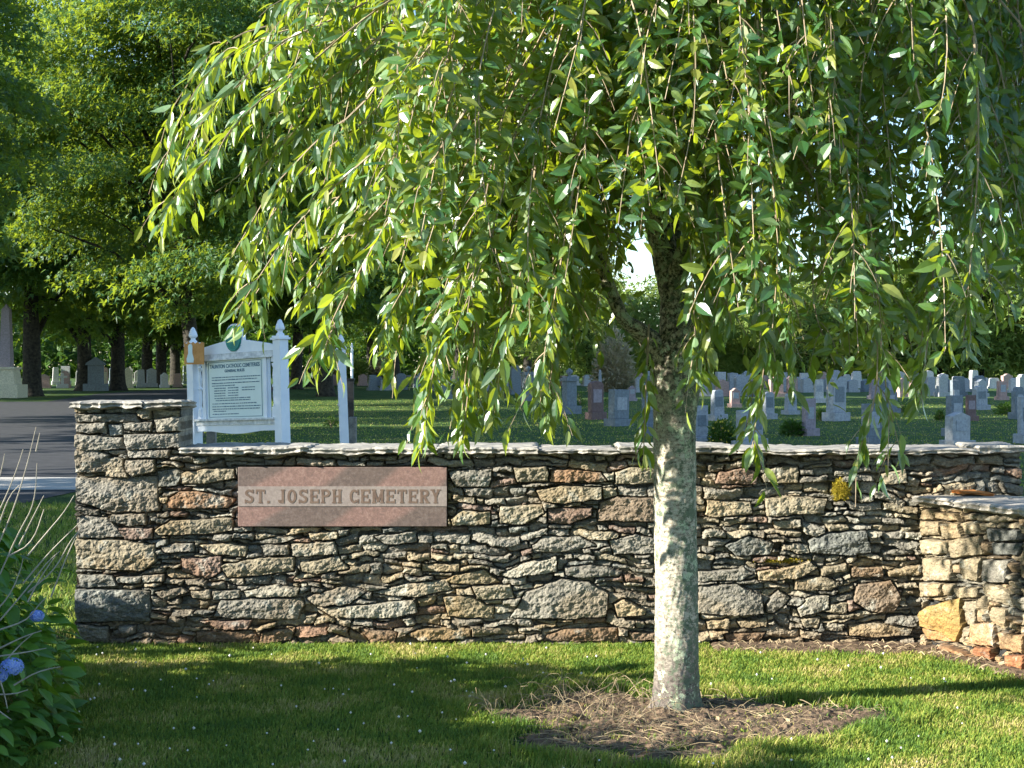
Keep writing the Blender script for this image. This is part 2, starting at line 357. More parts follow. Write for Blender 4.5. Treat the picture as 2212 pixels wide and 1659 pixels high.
y = 5.3 + (8.72 - 5.3) * rng.random(n) ** 0.9; x = rng.uniform(-0.36, 0.36, n) * y + 0.0
k = ((in_bed(x, y) + rng.normal(0, 0.08, n) < 0) | (rng.random(n) < .05 + .25 * (fbm(x * 6, y * 6, 12) > .25))) & (in_strip(x, y) + rng.normal(0, 0.05, n) < 0)
bare = fbm(x * 1.8, y * 3.0, 21) + rng.normal(0, 0.25, n)
k &= (bare < 0.75) & ~((x < 2.98) & (x > -2.45) & (y > 8.60)) & ~(((x - 2.285) * 0.9 + (y - 8.58) * 0.437) > 0.02)
P0 = np.stack([x[k], y[k]], 1)
hh = 0.034 + 0.022 * sstep(0.1, -0.15, -np.abs(0 * P0[:, 0]))
ed = in_bed(P0[:, 0], P0[:, 1]); hgt = 0.024 + 0.035 * np.exp(-((ed + 0.08) / 0.1) ** 2)
blades('lawn_grass', P0, hgt, 0.0021, M['grass'], 'mown sunlit and shaded grass in front of the stone wall')
n = 40000; y = rng.uniform(8.8, 17.5, n); x = rng.uniform(-6.0, -2.3, n) * y / 12
k = (x > -0.36 * y) & (x < -0.28 * y); blades('lawn_grass', np.stack([x[k], y[k]], 1), 0.05, 0.004, M['grass'], 'grass strip left of the stone pillar beside the road')
n = 60000; y = 16 + 60 * rng.random(n) ** 1.1; x = rng.uniform(-0.22, 0.35, n) * y
k = x > -4.6 - 0.2 * np.maximum(y - 20, 0)
blades('lawn_grass', np.stack([x[k], y[k]], 1), 0.03, 0.01, M['grass'], 'shaded cemetery lawn between the headstones')
# clover blooms
n = 170; y = rng.uniform(5.6, 8.5, n); x = rng.uniform(-0.33, 0.34, n) * y - 0.3
k = (in_bed(x, y) < -0.1) & (in_strip(x, y) < -0.1); x, y = x[k], y[k]
b = MB()
for a_, c_ in zip(x, y):
    r_ = rng.uniform(0.004, 0.008); z_ = rng.uniform(0.03, 0.05)
    b.add(np.array([[1, 0, 0], [-1, 0, 0], [0, 1, 0], [0, -1, 0], [0, 0, 1], [0, 0, -1]]) * r_ + [a_, c_, z_],
          [(0, 2, 4), (2, 1, 4), (1, 3, 4), (3, 0, 4), (2, 0, 5), (1, 2, 5), (3, 1, 5), (0, 3, 5)])
tag(b.build('clover_blossom', M['clover']), 'tiny white clover blossoms scattered through the front lawn', 'clover', kind='stuff')
# straw, roots and dead stems on the soil bed
b = MB(); cnt = 0
while cnt < 520:
    x = rng.uniform(-0.3, 1.7); y = rng.uniform(6.0, 7.5)
    if in_bed(np.array(x), np.array(y)) < -0.02: continue
    cnt += 1; L = rng.uniform(0.03, 0.15) * (1.4 if x < 0.75 else 0.9); a = rng.uniform(0, 6.28); z = float(bedz(np.array(x), np.array(y)))
    t = np.linspace(0, 1, 5); k_ = rng.normal(0, 0.9); up = rng.uniform(0.0, 0.12) if (x < 0.72 and y > 6.6) else rng.uniform(0, 0.04)
    pts = np.stack([x + L * t * np.cos(a + k_ * t), y + L * t * np.sin(a + k_ * t) * 0.8, z + 0.006 + up * np.sin(t * rng.uniform(1.5, 3.0))], -1)
    b.tube(pts, np.linspace(0.0018, 0.0008, 5) * rng.uniform(0.6, 1.3), 3)
tag(b.build('dead_stems', M['straw']), 'tangle of dry stems and roots on the bare soil around the cherry', 'dead stems', kind='stuff')
n = 420; x = rng.uniform(-.3, 1.7, n); y = rng.uniform(6.0, 7.5, n); k = in_bed(x, y) > .02; x, y = x[k], y[k]; n = len(x)
M['chip'] = leaf_mat('bark_chip', [(.05, .035, .025), (.14, .09, .05), (.28, .2, .12), (.42, .33, .2)], (.1, .08, .04), .05, .9, .1)
O = np.stack([x, y, bedz(x, y) + .008], 1); v_, f_ = [[0, 0, 0], [.5, .3, .1], [1, .05, 0], [.5, -.28, .06]], [(0, 3, 2, 1)]
tag(scatter('bark_chips', v_, f_, O, rng.normal(size=(n, 3)) * [1, 1, .2], np.array([0, 0, 1.]) + rng.normal(0, .4, (n, 3)), rng.uniform(.01, .04, n), M['chip']), 'small bark chips and fallen leaves on the bare soil', 'bark chips', kind='stuff')
b = MB()
for i in range(700):
    x = rng.uniform(1.0, 3.2); y = rng.uniform(7.0, 8.6)
    if not (in_strip(np.array(x), np.array(y)) > -0.05) or ((x - 2.285) * 0.9 + (y - 8.58) * 0.437) > 0: continue
    a = rng.uniform(0, 6.28); L = rng.uniform(0.02, 0.07)
    b.tube([[x, y, 0.016], [x + L * math.cos(a) / 2, y + L * math.sin(a) / 2, 0.03], [x + L * math.cos(a), y + L * math.sin(a), 0.017]], 0.003, 3)
tag(b.build('leaf_litter', M['straw']), 'dry straw litter along the foot of the right hand walls', 'litter', kind='stuff')

# ================================================================== STONE WALLS
WD = 8.64; K = WD / FD
def XZ(u, v): return ((u - 1106) * K, CAMH - (v - HZ) * K)
def c1(p): return [XZ(138.3 + x * .3907, 847 + y * .3907) for x, y in p]
def c2(p): return [XZ(950.5 + x * .4688, 915.9 + y * .4688) for x, y in p]
GREY = (.25, .245, .225); BLUE = (.19, .205, .205); TAN = (.32, .29, .225); BROWN = (.235, .19, .15); ORG = (.31, .215, .15); OCH = (.3, .26, .18); PUR = (.25, .19, .165); PALE = (.34, .33, .29)
A1 = [([(65,475),(515,470),(520,655),(240,660),(75,600)],GREY,.03),([(60,235),(320,250),(340,310),(110,325),(62,300)],GREY,.03),([(330,235),(640,225),(640,300),(350,318)],GREY,.035),
([(62,815),(330,820),(500,850),(510,930),(440,985),(70,975)],TAN,.03),([(65,1090),(470,1100),(478,1265),(70,1268)],BLUE,.035),([(60,320),(180,318),(250,350),(230,440),(70,445)],GREY,.03),  # bluish pillar block: the shade on it is put into its colour
([(345,320),(580,318),(575,360),(360,362)],GREY,.03),([(240,365),(330,365),(330,400),(350,470),(230,465)],PALE,.02),([(345,375),(500,375),(505,440),(380,465),(345,440)],GREY,.03),
([(265,680),(450,670),(455,730),(350,738),(260,715)],GREY,.02),([(70,690),(240,690),(330,800),(80,805)],GREY,.01),([(300,755),(485,752),(485,812),(340,812)],PUR,.02),
([(75,1010),(270,1015),(290,1070),(90,1080)],BLUE,.015),([(290,1025),(420,1020),(420,1055),(300,1055)],GREY,.02),([(430,1015),(550,1010),(555,1045),(440,1050)],GREY,.03),([(70,1280),(240,1300),(245,1380),(70,1385)],BLUE,.02),  # lower pillar stones: blue of the shade put into their colour
([(60,120),(400,120),(420,163),(70,163)],GREY,.02),([(65,175),(230,170),(235,225),(75,225)],GREY,.02),([(330,170),(490,165),(480,215),(340,205)],GREY,.03),([(245,180),(320,180),(318,235),(255,240)],BLUE,.0),([(500,150),(640,140),(640,212),(520,218)],PALE,.03),
([(300,1300),(390,1290),(390,1330),(320,1335)],GREY,.02),([(520,440),(620,420),(660,440),(620,515),(525,525)],BLUE,.01),([(650,450),(800,425),(945,425),(945,475),(800,500),(655,505)],TAN,.03),
([(580,585),(640,550),(800,560),(950,590),(900,640),(580,640)],ORG,.025),([(505,765),(600,710),(930,695),(935,765),(800,785),(530,790)],TAN,.035),([(540,860),(600,840),(715,840),(720,880),(560,885)],GREY,.02),
([(745,850),(900,835),(1010,855),(1000,905),(840,900)],TAN,.025),([(1090,845),(1240,845),(1240,895),(1110,900)],GREY,.02),([(1260,840),(1490,830),(1510,895),(1265,905)],PALE,.03),([(650,920),(870,910),(870,990),(800,1030),(655,990)],PUR,.015),
([(870,960),(1060,920),(1270,915),(1270,985),(1100,1010),(910,1025)],TAN,.03),([(1310,945),(1520,910),(1575,975),(1400,1000),(1315,990)],TAN,.03),([(500,1110),(650,1080),(690,1100),(560,1150)],GREY,.02),
([(705,1100),(800,1090),(810,1140),(715,1140)],PALE,.02),([(820,1100),(970,1095),(970,1135),(830,1145)],PALE,.02),([(1000,1100),(1180,1070),(1300,1090),(1290,1130),(1010,1130)],PALE,.03),
([(830,1240),(870,1150),(1310,1140),(1325,1180),(1290,1250),(1000,1250)],GREY,.035),([(1340,1140),(1540,1075),(1670,1100),(1580,1170),(1400,1180)],GREY,.03),([(1400,1195),(1560,1185),(1930,1150),(1950,1220),(1800,1245),(1500,1245)],PALE,.035),
([(1710,1110),(1900,1060),(2110,1040),(2140,1090),(1950,1130)],PALE,.02),([(730,1330),(1060,1320),(1080,1385),(730,1385)],BROWN,.0),([(1100,1330),(1280,1300),(1250,1370),(1080,1390)],BROWN,.02),([(1900,1340),(1990,1310),(2212,1310),(2212,1360),(1960,1370)],OCH,.03),
([(1980,950),(2180,950),(2180,990),(1980,990)],TAN,.02),([(750,1270),(1040,1260),(1020,1310),(850,1310)],PUR,.02),([(1720,800),(1940,770),(1950,830),(1790,840)],GREY,.02),([(1350,785),(1510,775),(1510,810),(1370,820)],TAN,.02),
([(1020,835),(1180,800),(1310,800),(1180,835)],GREY,.01),([(1640,1310),(1840,1330),(1820,1395),(1700,1390)],BROWN,.02)]
A2 = [([(340,205),(490,200),(500,260),(360,270)],TAN,.03),([(510,215),(600,210),(740,225),(770,265),(510,265)],ORG,.03),([(810,225),(870,200),(990,200),(990,270),(810,275)],TAN,.03),([(1290,225),(1400,205),(1465,225),(1455,275),(1275,275)],PUR,.03),
([(1480,240),(1540,200),(1650,195),(1645,270),(1500,270)],TAN,.03),([(2035,230),(2140,210),(2150,270),(2040,280)],TAN,.03),([(45,220),(240,205),(220,290),(70,290)],GREY,.02),([(445,310),(560,285),(740,295),(745,340),(560,365),(470,350)],TAN,.035),
([(735,360),(820,335),(990,345),(985,445),(730,445)],BROWN,.03),([(990,345),(1100,345),(1130,440),(985,445)],BROWN,.03),([(1230,355),(1430,360),(1440,410),(1280,430),(1225,420)],TAN,.02),([(1505,345),(1600,335),(1780,345),(1770,410),(1640,415),(1510,425)],TAN,.035),([(50,440),(110,400),(230,405),(230,460),(60,465)],OCH,.03),
([(280,380),(470,375),(480,410),(380,460),(275,455)],TAN,.02),([(500,390),(700,385),(700,420),(600,460),(500,455)],PUR,.02),([(1530,445),(1660,440),(1665,475),(1550,480)],PALE,.02),([(1700,540),(1790,500),(1960,495),(1985,590),(1880,605),(1710,590)],BLUE,.035),
([(1315,560),(1420,515),(1535,550),(1520,600),(1370,605)],BLUE,.03),([(780,540),(900,510),(985,530),(985,595),(800,600)],GREY,.02),([(430,560),(480,520),(640,520),(720,560),(560,590),(430,590)],GREY,.01),([(280,690),(400,640),(535,615),(540,680),(320,705)],PALE,.03),
([(575,665),(700,650),(840,680),(820,700),(640,708),(580,695)],GREY,.02),([(10,730),(60,700),(200,670),(275,730),(150,740)],OCH,.02),([(150,750),(320,745),(345,800),(170,808)],TAN,.03),([(330,890),(390,780),(560,715),(690,730),(770,780),(765,885),(560,895)],GREY,.035),
([(805,830),(850,810),(950,860),(940,880),(820,885)],TAN,.03),([(1190,750),(1370,740),(1480,790),(1490,870),(1350,880),(1190,870)],GREY,.035),([(1190,680),(1400,670),(1445,690),(1380,720),(1190,725)],GREY,.02),([(1465,680),(1560,670),(1700,635),(1735,660),(1640,710),(1470,720)],TAN,.03),
([(1745,665),(1870,645),(1870,675),(1760,695)],TAN,.02),([(1895,660),(2040,665),(2040,705),(1900,705)],BROWN,.02),([(2065,680),(2212,650),(2212,695),(2070,700)],TAN,.03),([(1930,740),(2080,725),(2120,800),(2090,870),(1990,865),(1905,820)],BROWN,.035),
([(1640,720),(1760,700),(1840,730),(1800,765),(1640,765)],TAN,.03),([(1650,850),(1700,800),(1790,790),(1790,850),(1660,885)],PALE,.03),([(1505,830),(1560,770),(1610,800),(1540,870),(1510,870)],GREY,.02),([(1665,900),(1750,890),(1740,940),(1680,935)],TAN,.02),
([(1885,930),(2000,920),(2180,940),(2160,970),(1990,980),(1890,970)],TAN,.03),([(1310,970),(1500,960),(1470,1000),(1320,1000)],BROWN,.02),([(460,1000),(560,950),(820,940),(820,1005)],BROWN,.0),([(0,950),(140,945),(145,980),(10,980)],OCH,.03),
([(10,800),(130,795),(250,850),(245,895),(40,885)],OCH,.01),([(1230,910),(1330,900),(1330,940),(1240,945)],TAN,.02),([(1370,910),(1500,895),(1510,930),(1390,940)],TAN,.02),([(870,960),(990,965),(990,995),(880,995)],BROWN,.02)]
POLYS = [(c1(p), c, d) for p, c, d in A1] + [(c2(p), c, d) for p, c, d in A2]

def poly_sdf(x, z, pts):
    """signed distance, >0 inside"""
    pts = np.array(pts); n = len(pts); d = np.full(x.shape, 1e9); ins = np.zeros(x.shape, bool)
    for i in range(n):
        a = pts[i]; b = pts[(i + 1) % n]; e = b - a
        t = np.clip(((x - a[0]) * e[0] + (z - a[1]) * e[1]) / (e @ e), 0, 1)
        d = np.minimum(d, np.hypot(x - a[0] - t * e[0], z - a[1] - t * e[1]))
        c = (a[1] > z) != (b[1] > z)
        with np.errstate(divide='ignore', invalid='ignore'):
            ins ^= c & (x < (b[0] - a[0]) * (z - a[1]) / (b[1] - a[1] + 1e-12) + a[0])
    return np.where(ins, d, -d)
def stone_field(xs, zs, polys, holes, seed, hmin, hmax, palette, relief=1.0):
    rf = np.random.default_rng(seed + 77)
    """height (outward) and colour of a dry stone face"""
    r = np.random.default_rng(seed)
    X, Z = np.meshgrid(xs, zs, indexing='ij')
    wx = X + 0.03 * fbm(X * 14, Z * 16, seed, 4, .6) + 0.025 * fbm(X * 4, Z * 4, seed + 3, 2)
    wz = Z + 0.02 * fbm(X * 12, Z * 17, seed + 5, 4, .6) + 0.045 * fbm(X * 3.2, Z * 3, seed + 8, 2)
    sd = np.full(X.shape, -1.0); hid = np.zeros(X.shape, int); tops = [-1.0]
    par = [(0, 0, 0)]; pc = [np.array(GREY)]; cx = [0]; cz = [0]
    # fill courses
    z0 = zs[0] - 0.12; best = np.full(X.shape, -1.0)
    while z0 < zs[-1] + 0.1:
        hc = r.uniform(hmin, hmax); x0 = xs[0] - r.uniform(0, 0.2)
        band = (wz > z0 - 0.01) & (wz < z0 + hc + 0.01)
        while x0 < xs[-1]:
            w = hc * r.uniform(1.3, 5.0) * (0.7 if hc > 0.06 else 1)
            sub = [(z0, hc)] if r.random() > 0.3 or hc < 0.045 else [(z0, hc * 0.45), (z0 + hc * 0.45, hc * 0.55)]
            i0, i1 = np.searchsorted(xs, [x0 - 0.06, x0 + w + 0.06])
            for zz, h_ in sub:
                sl = r.normal(0, 0.08); cc = x0 + w / 2
                ax = wx[i0:i1] ; az = wz[i0:i1] - sl * (ax - cc)
                ch = r.uniform(-0.35, 0.35, 2)
                q = az - (zz + h_ / 2)
                d = np.minimum.reduce([ax - x0 + q * ch[0], x0 + w - ax + q * ch[1], az - zz, zz + h_ - az])
                id_ = len(par); par.append((r.uniform(-0.03, 0.028), r.normal(0, 0.18), r.normal(0, 0.2)))
                c = np.array(palette[r.integers(len(palette))]) * r.uniform(0.75, 1.2); pc.append(c); cx.append(cc); cz.append(zz + h_ / 2)
                m_ = d > best[i0:i1]
                best[i0:i1][m_] = d[m_]; hid[i0:i1][m_] = id_
            x0 += w
        z0 += hc
    # traced stones win over the fill
    tr = np.full(X.shape, -1.0); tid = np.zeros(X.shape, int)
    for pts, c, dep in polys:
        p = np.array(pts); x0, x1 = p[:, 0].min() - 0.05, p[:, 0].max() + 0.05
        i0, i1 = np.searchsorted(xs, [x0, x1])
        if i1 <= i0: continue
        d = poly_sdf(X[i0:i1] + 0.009 * fbm(X[i0:i1] * 22, Z[i0:i1] * 22, seed + 2, 3), Z[i0:i1] + 0.007 * fbm(X[i0:i1] * 22, Z[i0:i1] * 25, seed + 4, 3), p) + 0.004
        id_ = len(par); par.append((dep - 0.006, r.normal(0, 0.05), r.normal(0, 0.08))); pc.append(np.array(c) * r.uniform(0.85, 1.15)); cx.append(p[:, 0].mean()); cz.append(p[:, 1].mean())
        m_ = d > tr[i0:i1]; tr[i0:i1][m_] = d[m_]; tid[i0:i1][m_] = id_
    fill = np.minimum(best, -tr) - 0.0015
    use = tr > -0.0005
    sdf = np.where(use, tr, fill); ids = np.where(use, tid, hid)
    par = np.array(par); pc = np.array(pc); cx = np.array(cx); cz = np.array(cz)
    ns = len(par); ang = rf.uniform(0, 2 * np.pi, (ns, 5)); mg = rf.uniform(.08, .55, (ns, 5)); fo = rf.uniform(0.0, .012, (ns, 5))
    XX = X + .006 * fbm(X * 40, Z * 40, seed + 51, 3); ZZ = Z + .005 * fbm(X * 40, Z * 44, seed + 53, 3); hf = np.full(X.shape, 1.0)
    for k_ in range(5):
        hf = np.minimum(hf, fo[ids, k_] + np.where(use, .45, 1.0) * mg[ids, k_] * (np.cos(ang[ids, k_]) * (XX - cx[ids]) * .55 + np.sin(ang[ids, k_]) * (ZZ - cz[ids]) * 1.3))
    hf = np.maximum(hf, -.03)
    base = par[ids, 0]; edge = sstep(-0.002, np.where(use, 0.005, 0.006), sdf)
    ch = fbm(X * 9 + ids * 7.7, Z * 22 + ids * 3.3, seed + 11, 4, 0.6)
    fac = np.abs(fbm(X * 16 + ids * 2.1, Z * 34 + ids, seed + 13, 3, 0.55))
    big = np.where(use, 0.5, 1.0)
    h = base * relief + par[ids, 1] * (X - cx[ids]) * 0.5 * big + par[ids, 2] * (Z - cz[ids]) * big
    h = h + hf + 0.008 * ch * big * relief - 0.010 * fac * big + np.where(use, .002, .005) * sstep(0, 0.03, sdf)
    q1 = vn(X * 30 + 5 * ids, Z * 55, seed + 31); q2 = vn(X * 13 + 3 * ids, Z * 30, seed + 33)
    h = h - 0.008 * np.floor(q1 * 4) / 4 * big - 0.012 * np.floor(q2 * 3.5) / 3 * big + .012 * big     # split, stepped faces
    h = h + np.where(use, .007, 0) * (fbm(X * 28 + ids, Z * 40, seed + 41, 4, .65) - np.abs(fbm(X * 12 + ids, Z * 14, seed + 43, 3)))
    h = h + 0.003 * fbm(X * 90, Z * 90, seed + 15, 2) + 0.004 * fbm(X * 45, Z * 60, seed + 17, 2)
    rec = -0.046 + 0.02 * fbm(X * 30, Z * 30, seed + 19, 3)
    h = rec + (np.maximum(h, rec) - rec) * edge
    C = pc[ids] * (1 + 0.25 * ch[..., None])
    C = np.where(edge[..., None] > 0.3, C, np.array([.12, .11, .09]))
    # ochre / brown staining in the lower part, with a shape of its own
    st = sstep(0.05, 0.4, fbm(X * 2.6, Z * 5, seed + 23, 4) + 0.35 * sstep(0.5, 0.0, Z)) * 0.4
    C = C * (1 - st[..., None]) + C * np.array([1.12, .88, .6]) * st[..., None]
    low = sstep(0.16, 0.0, Z + 0.03 * fbm(X * 8, Z * 8, 3))[..., None] * 0.55
    C = C * (1 - low) + C * np.array([1.0, .84, .7]) * low
    for (xa, xb, za, zb, dd) in holes:
        k = sstep(-0.004, 0.004, np.minimum.reduce([X - xa, xb - X, Z - za, zb - Z])); h = h * (1 - k) + dd * k
    return X, Z, h, np.clip(C * [.86, .81, .74], 0.01, 0.7)
def face_mesh(name, X, Z, h, C, frame, thick, mat, parent=None):
    """frame = (origin, along, outward). Front from the field, plus top, ends and back."""
    o, al, out = [np.array(a, float) for a in frame]
    V = o + X[..., None] * al + h[..., None] * out + Z[..., None] * np.array([0, 0, 1.0])
    nx, nz = X.shape; idx = np.arange(nx * nz).reshape(nx, nz)
    F = np.stack([idx[:-1, :-1], idx[1:, :-1], idx[1:, 1:], idx[:-1, 1:]], -1).reshape(-1, 4)
    # perimeter strips running back through the wall, same rough profile repeated
    steps = 10; VV = [V.reshape(-1, 3)]; FF = [F]; CC = [C.reshape(-1, 3)]; nb = nx * nz
    per = np.concatenate([idx[0, ::-1], idx[1:, 0], idx[-1, 1:], idx[-2::-1, -1]])
    base = V.reshape(-1, 3)[per]; bc = C.reshape(-1, 3)[per]; prev = per
    s_ = np.arange(len(per)) * 0.004
    for k in range(1, steps + 1):
        y = thick * k / steps
        j = 0.012 * fbm(s_ * 12, np.full(len(per), y * 16), 5, 3)
        side = np.zeros((len(per), 3)); side[:nz] = -al; side[nz + nx - 2:nz * 2 + nx - 2] = al
        v = base - out * (y + h.reshape(-1)[per][:, None] * (y / thick)) + side * j[:, None]
        cur = nb + np.arange(len(per)); nb += len(per)
        VV.append(v); CC.append(bc * (1 + 0.5 * fbm(s_ * 20, np.full(len(per), y * 20), 6, 3)[:, None]))
        nxt = lambda q: np.roll(q, -1)
        FF.append(np.stack([prev, nxt(prev), nxt(cur), cur], -1)); prev = cur
    # back
    VV.append((V - (h[..., None] + thick) * out)[[0, -1, -1, 0], [0, 0, -1, -1]]); FF.append(np.array([[nb + 3, nb + 2, nb + 1, nb]])); CC.append(np.full((4, 3), 0.2))
    return mesh(name, np.concatenate(VV), FF, mat, parent, cols=np.concatenate(CC))

def capstone(name, parent, poly, z, t, seed, mat, overhang=None):
    """a rough flat slab: plan polygon (x,y), bottom z, thickness t; own ragged outline, finely divided"""
    p = np.array(poly, float); r = np.random.default_rng(seed)
    x0, x1 = p[:, 0].min(), p[:, 0].max(); y0, y1 = p[:, 1].min(), p[:, 1].max()
    # resample outline
    pts = []
    for i in range(len(p)):
        a, b_ = p[i], p[(i + 1) % len(p)]; m_ = max(2, int(np.hypot(*(b_ - a)) / 0.015))
        pts += [a + (b_ - a) * k / m_ for k in range(m_)]
    pts = np.array(pts); c = pts.mean(0); n = len(pts)
    dirv = pts - c; L = np.hypot(dirv[:, 0], dirv[:, 1])[:, None]
    rag = 0.034 * fbm(pts[:, 0] * 9, pts[:, 1] * 9 + seed, seed % 50, 4, .65) + 0.010 * fbm(pts[:, 0] * 40, pts[:, 1] * 40, seed % 31, 2)
    lev = [(-0.03, 0.0), (0.004, 0.22), (-0.006, 0.5), (0.006, 0.78), (-0.012, 1.0)]
    V = []
    for j, (off, f) in enumerate(lev):
        q = pts + dirv / L * (rag + off + 0.008 * fbm(pts[:, 0] * 30, pts[:, 1] * 30, seed % 17 + j * 5, 2))[:, None]
        zz = z + t * f + 0.012 * fbm(q[:, 0] * 7, q[:, 1] * 7, seed % 23 + 7, 4) - .012 * (1 - f) * fbm(q[:, 0] * 16, q[:, 1] * 3, 8, 3) + 0.004 * fbm(q[:, 0] * 45, q[:, 1] * 45, 4 + j)
        V.append(np.column_stack([q, zz]))
    for s in (0.72, 0.42):
        q = c + (V[4][:, :2] - c) * s
        V.append(np.column_stack([q, z + t + 0.007 * fbm(q[:, 0] * 8, q[:, 1] * 8, seed % 23 + 7, 4)]))
    V.append(np.array([[c[0], c[1], z + t]])); V.append(np.array([[c[0], c[1], z]]))
    F = []
    for j in range(6):
        a = j * n + np.arange(n); b_ = a + n; F.append(np.stack([a, j * n + (np.arange(n) + 1) % n, (j + 1) * n + (np.arange(n) + 1) % n, b_], -1))
    a = 6 * n + np.arange(n); T = [np.stack([a, 6 * n + (np.arange(n) + 1) % n, np.full(n, 7 * n)], -1), np.stack([(np.arange(n) + 1) % n, np.arange(n), np.full(n, 7 * n + 1)], -1)]
    return mesh(name, np.concatenate(V), F + T, mat, parent)

PAL = [GREY, GREY, PALE, TAN, GREY, GREY, BLUE, PALE, PALE, GREY, PUR, TAN, GREY, TAN]
xw0, xw1 = XZ(389, 0)[0], XZ(2204, 0)[0]; xp0 = XZ(163, 0)[0]; WT = 1.075
px0, pz1 = XZ(515, 1007); px1, pz0 = XZ(967, 1137)
step = 0.0045
zs = np.arange(-0.05, WT, step)
X, Z, h, C = stone_field(np.arange(xp0, xw1 + step, step), np.arange(-0.05, 1.33, step), POLYS, [(px0, px1, pz0, pz1, -0.05)], 3, 0.03, 0.07, PAL)
# extra shadowed recess right under the coping
iw = int(round((xw0 - xp0) / step)); kz = len(zs)
wall = empty('stone_wall', (0, WD, 0), 0, 'long grey fieldstone wall with flat coping slabs behind the cherry trunk', 'wall')
fr = ((0, 0, 0), (1, 0, 0), (0, -1, 0))
face_mesh('masonry', X[iw:, :kz], Z[iw:, :kz], h[iw:, :kz], C[iw:, :kz], fr, 0.42, M['stone'], wall)
x = xw0 + 0.01; sd_ = 11; r_ = random.Random(3)
while x < xw1:
    w = min(r_.uniform(0.3, 0.8), xw1 + 0.03 - x)
    if xw1 - (x + w) < 0.2: w = xw1 + 0.03 - x
    zt = 0.024 + r_.uniform(-0.01, 0.012)
    capstone('capstone', wall, [(x, -0.065 + r_.uniform(-.015, .012)), (x + w - 0.006, -0.065 + r_.uniform(-.015, .01)), (x + w - 0.006 + r_.uniform(-.02, .01), 0.46), (x + r_.uniform(-.01, .02), 0.46)], WT - 0.008, zt + 0.012, sd_, M['cap'])
    x += w; sd_ += 1
pil = empty('stone_pillar', (0, WD, 0), 0, 'taller stone pillar with big squared blocks at the left end of the wall', 'pillar')
ip = iw
Xp, Zp, hp, Cp = X[:ip + 1], Z[:ip + 1], h[:ip + 1] + 0.002, C[:ip + 1]
face_mesh('masonry', Xp, Zp, hp, Cp, fr, 0.34, M['stone'], pil)
cx0, cx1 = XZ(150, 0)[0], XZ(396, 0)[0]
capstone('capstone', pil, [(cx0, -0.05), (cx0 + 0.42, -0.06), (cx0 + 0.41, 0.38), (cx0 - 0.0, 0.38)], 1.322, 0.042, 71, M['cap'])
capstone('capstone', pil, [(cx0 + 0.425, -0.05), (cx1, -0.045), (cx1, 0.38), (cx0 + 0.42, 0.38)], 1.318, 0.046, 72, M['cap'])

# wing wall towards the camera
WO = np.array([2.285, 8.56, 0.0]); WA = norm(np.array([0.34, -0.72, 0.0])); WN = norm(np.array([-0.72, -0.34, 0.0]))
def wp(pts):   # crop coordinates of the wing face to (along, z)
    out = []
    for a, b_ in pts:
        u = 1814.6 + a * 0.2707; v = 1036.9 + b_ * 0.2707      # picture units
        # intersect the viewing ray with the wing plane
        dx = (u - 1106) / FD; t = (WO[:2] @ WN[:2]) / (dx * WN[0] + WN[1]); Xp_ = np.array([dx * t, t])
        out.append(((Xp_ - WO[:2]) @ WA[:2], CAMH - (v - HZ) / FD * t))
    return out
WP = [([(645,240),(760,240),(750,315),(650,310)],PALE,.02),([(755,255),(930,270),(950,325),(760,310)],PALE,.02),([(640,325),(800,330),(800,440),(645,440)],PALE,.025),([(820,345),(960,345),(985,460),(830,465)],PALE,.03),
([(650,480),(870,490),(865,590),(655,590)],PALE,.03),([(880,480),(1120,450),(1140,590),(900,620)],PALE,.035),([(660,620),(890,640),(900,800),(680,800)],PALE,.03),([(970,640),(1140,620),(1100,810),(980,780)],PALE,.03),
([(640,820),(820,830),(815,925),(640,930)],PALE,.03),([(830,835),(920,830),(880,910),(830,920)],PALE,.02),([(920,860),(1110,860),(1100,930),(940,940)],PALE,.025),([(640,1050),(720,1010),(970,940),(980,1170),(930,1290),(820,1215),(645,1160)],(.46,.33,.14),.035),
([(990,970),(1090,960),(1080,1150),(1010,1160)],TAN,.02),([(650,1180),(810,1215),(900,1290),(700,1270)],(.42,.27,.14),.01),([(1040,1150),(1230,1140),(1240,1330),(1050,1300)],(.42,.3,.2),.03),([(1210,1010),(1330,1030),(1330,1200),(1200,1120)],PALE,.02),
([(820,1300),(1060,1410),(960,1400),(810,1340)],(.45,.32,.22),.05),([(1080,1330),(1210,1350),(1210,1440),(1080,1390)],(.36,.2,.13),.03),([(1280,1220),(1468,1240),(1468,1380),(1280,1350)],(.42,.32,.22),.03),([(1330,1400),(1468,1400),(1468,1510),(1340,1480)],(.36,.2,.13),.03),
([(1150,640),(1340,640),(1330,820),(1140,810)],GREY,.03),([(1180,390),(1430,400),(1440,480),(1200,490)],BLUE,.03),([(1210,500),(1430,510),(1400,600),(1230,590)],BLUE,.01),([(970,340),(1090,350),(1150,430),(1000,430)],PALE,.02)]  # the bluish stones hold the leaf shade in their colour
WPAL = [(.4, .35, .26), (.42, .36, .26), (.4, .31, .21), (.45, .39, .29), PALE]
xs = np.arange(0, 1.5, 0.005)
X, Z, h, C = stone_field(xs, np.arange(-0.05, 0.80, 0.005), [(wp(p), np.array(c if c != PALE else (.4, .345, .25)) * .8, d) for p, c, d in WP], [], 19, 0.05, 0.10, [np.array(c) * .8 for c in WPAL], 0.8)
wing = empty('stone_wall', tuple(WO), 0, 'lower sunlit pale stone wing wall at the right edge coming towards the viewer', 'wall')
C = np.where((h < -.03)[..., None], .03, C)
face_mesh('masonry', X, Z, h * 1.0, C, ((0, 0, 0), WA, WN), 0.46, M['stone'], wing)
def wq(a, b_): q = WA * a - WN * b_; return (q[0], q[1])
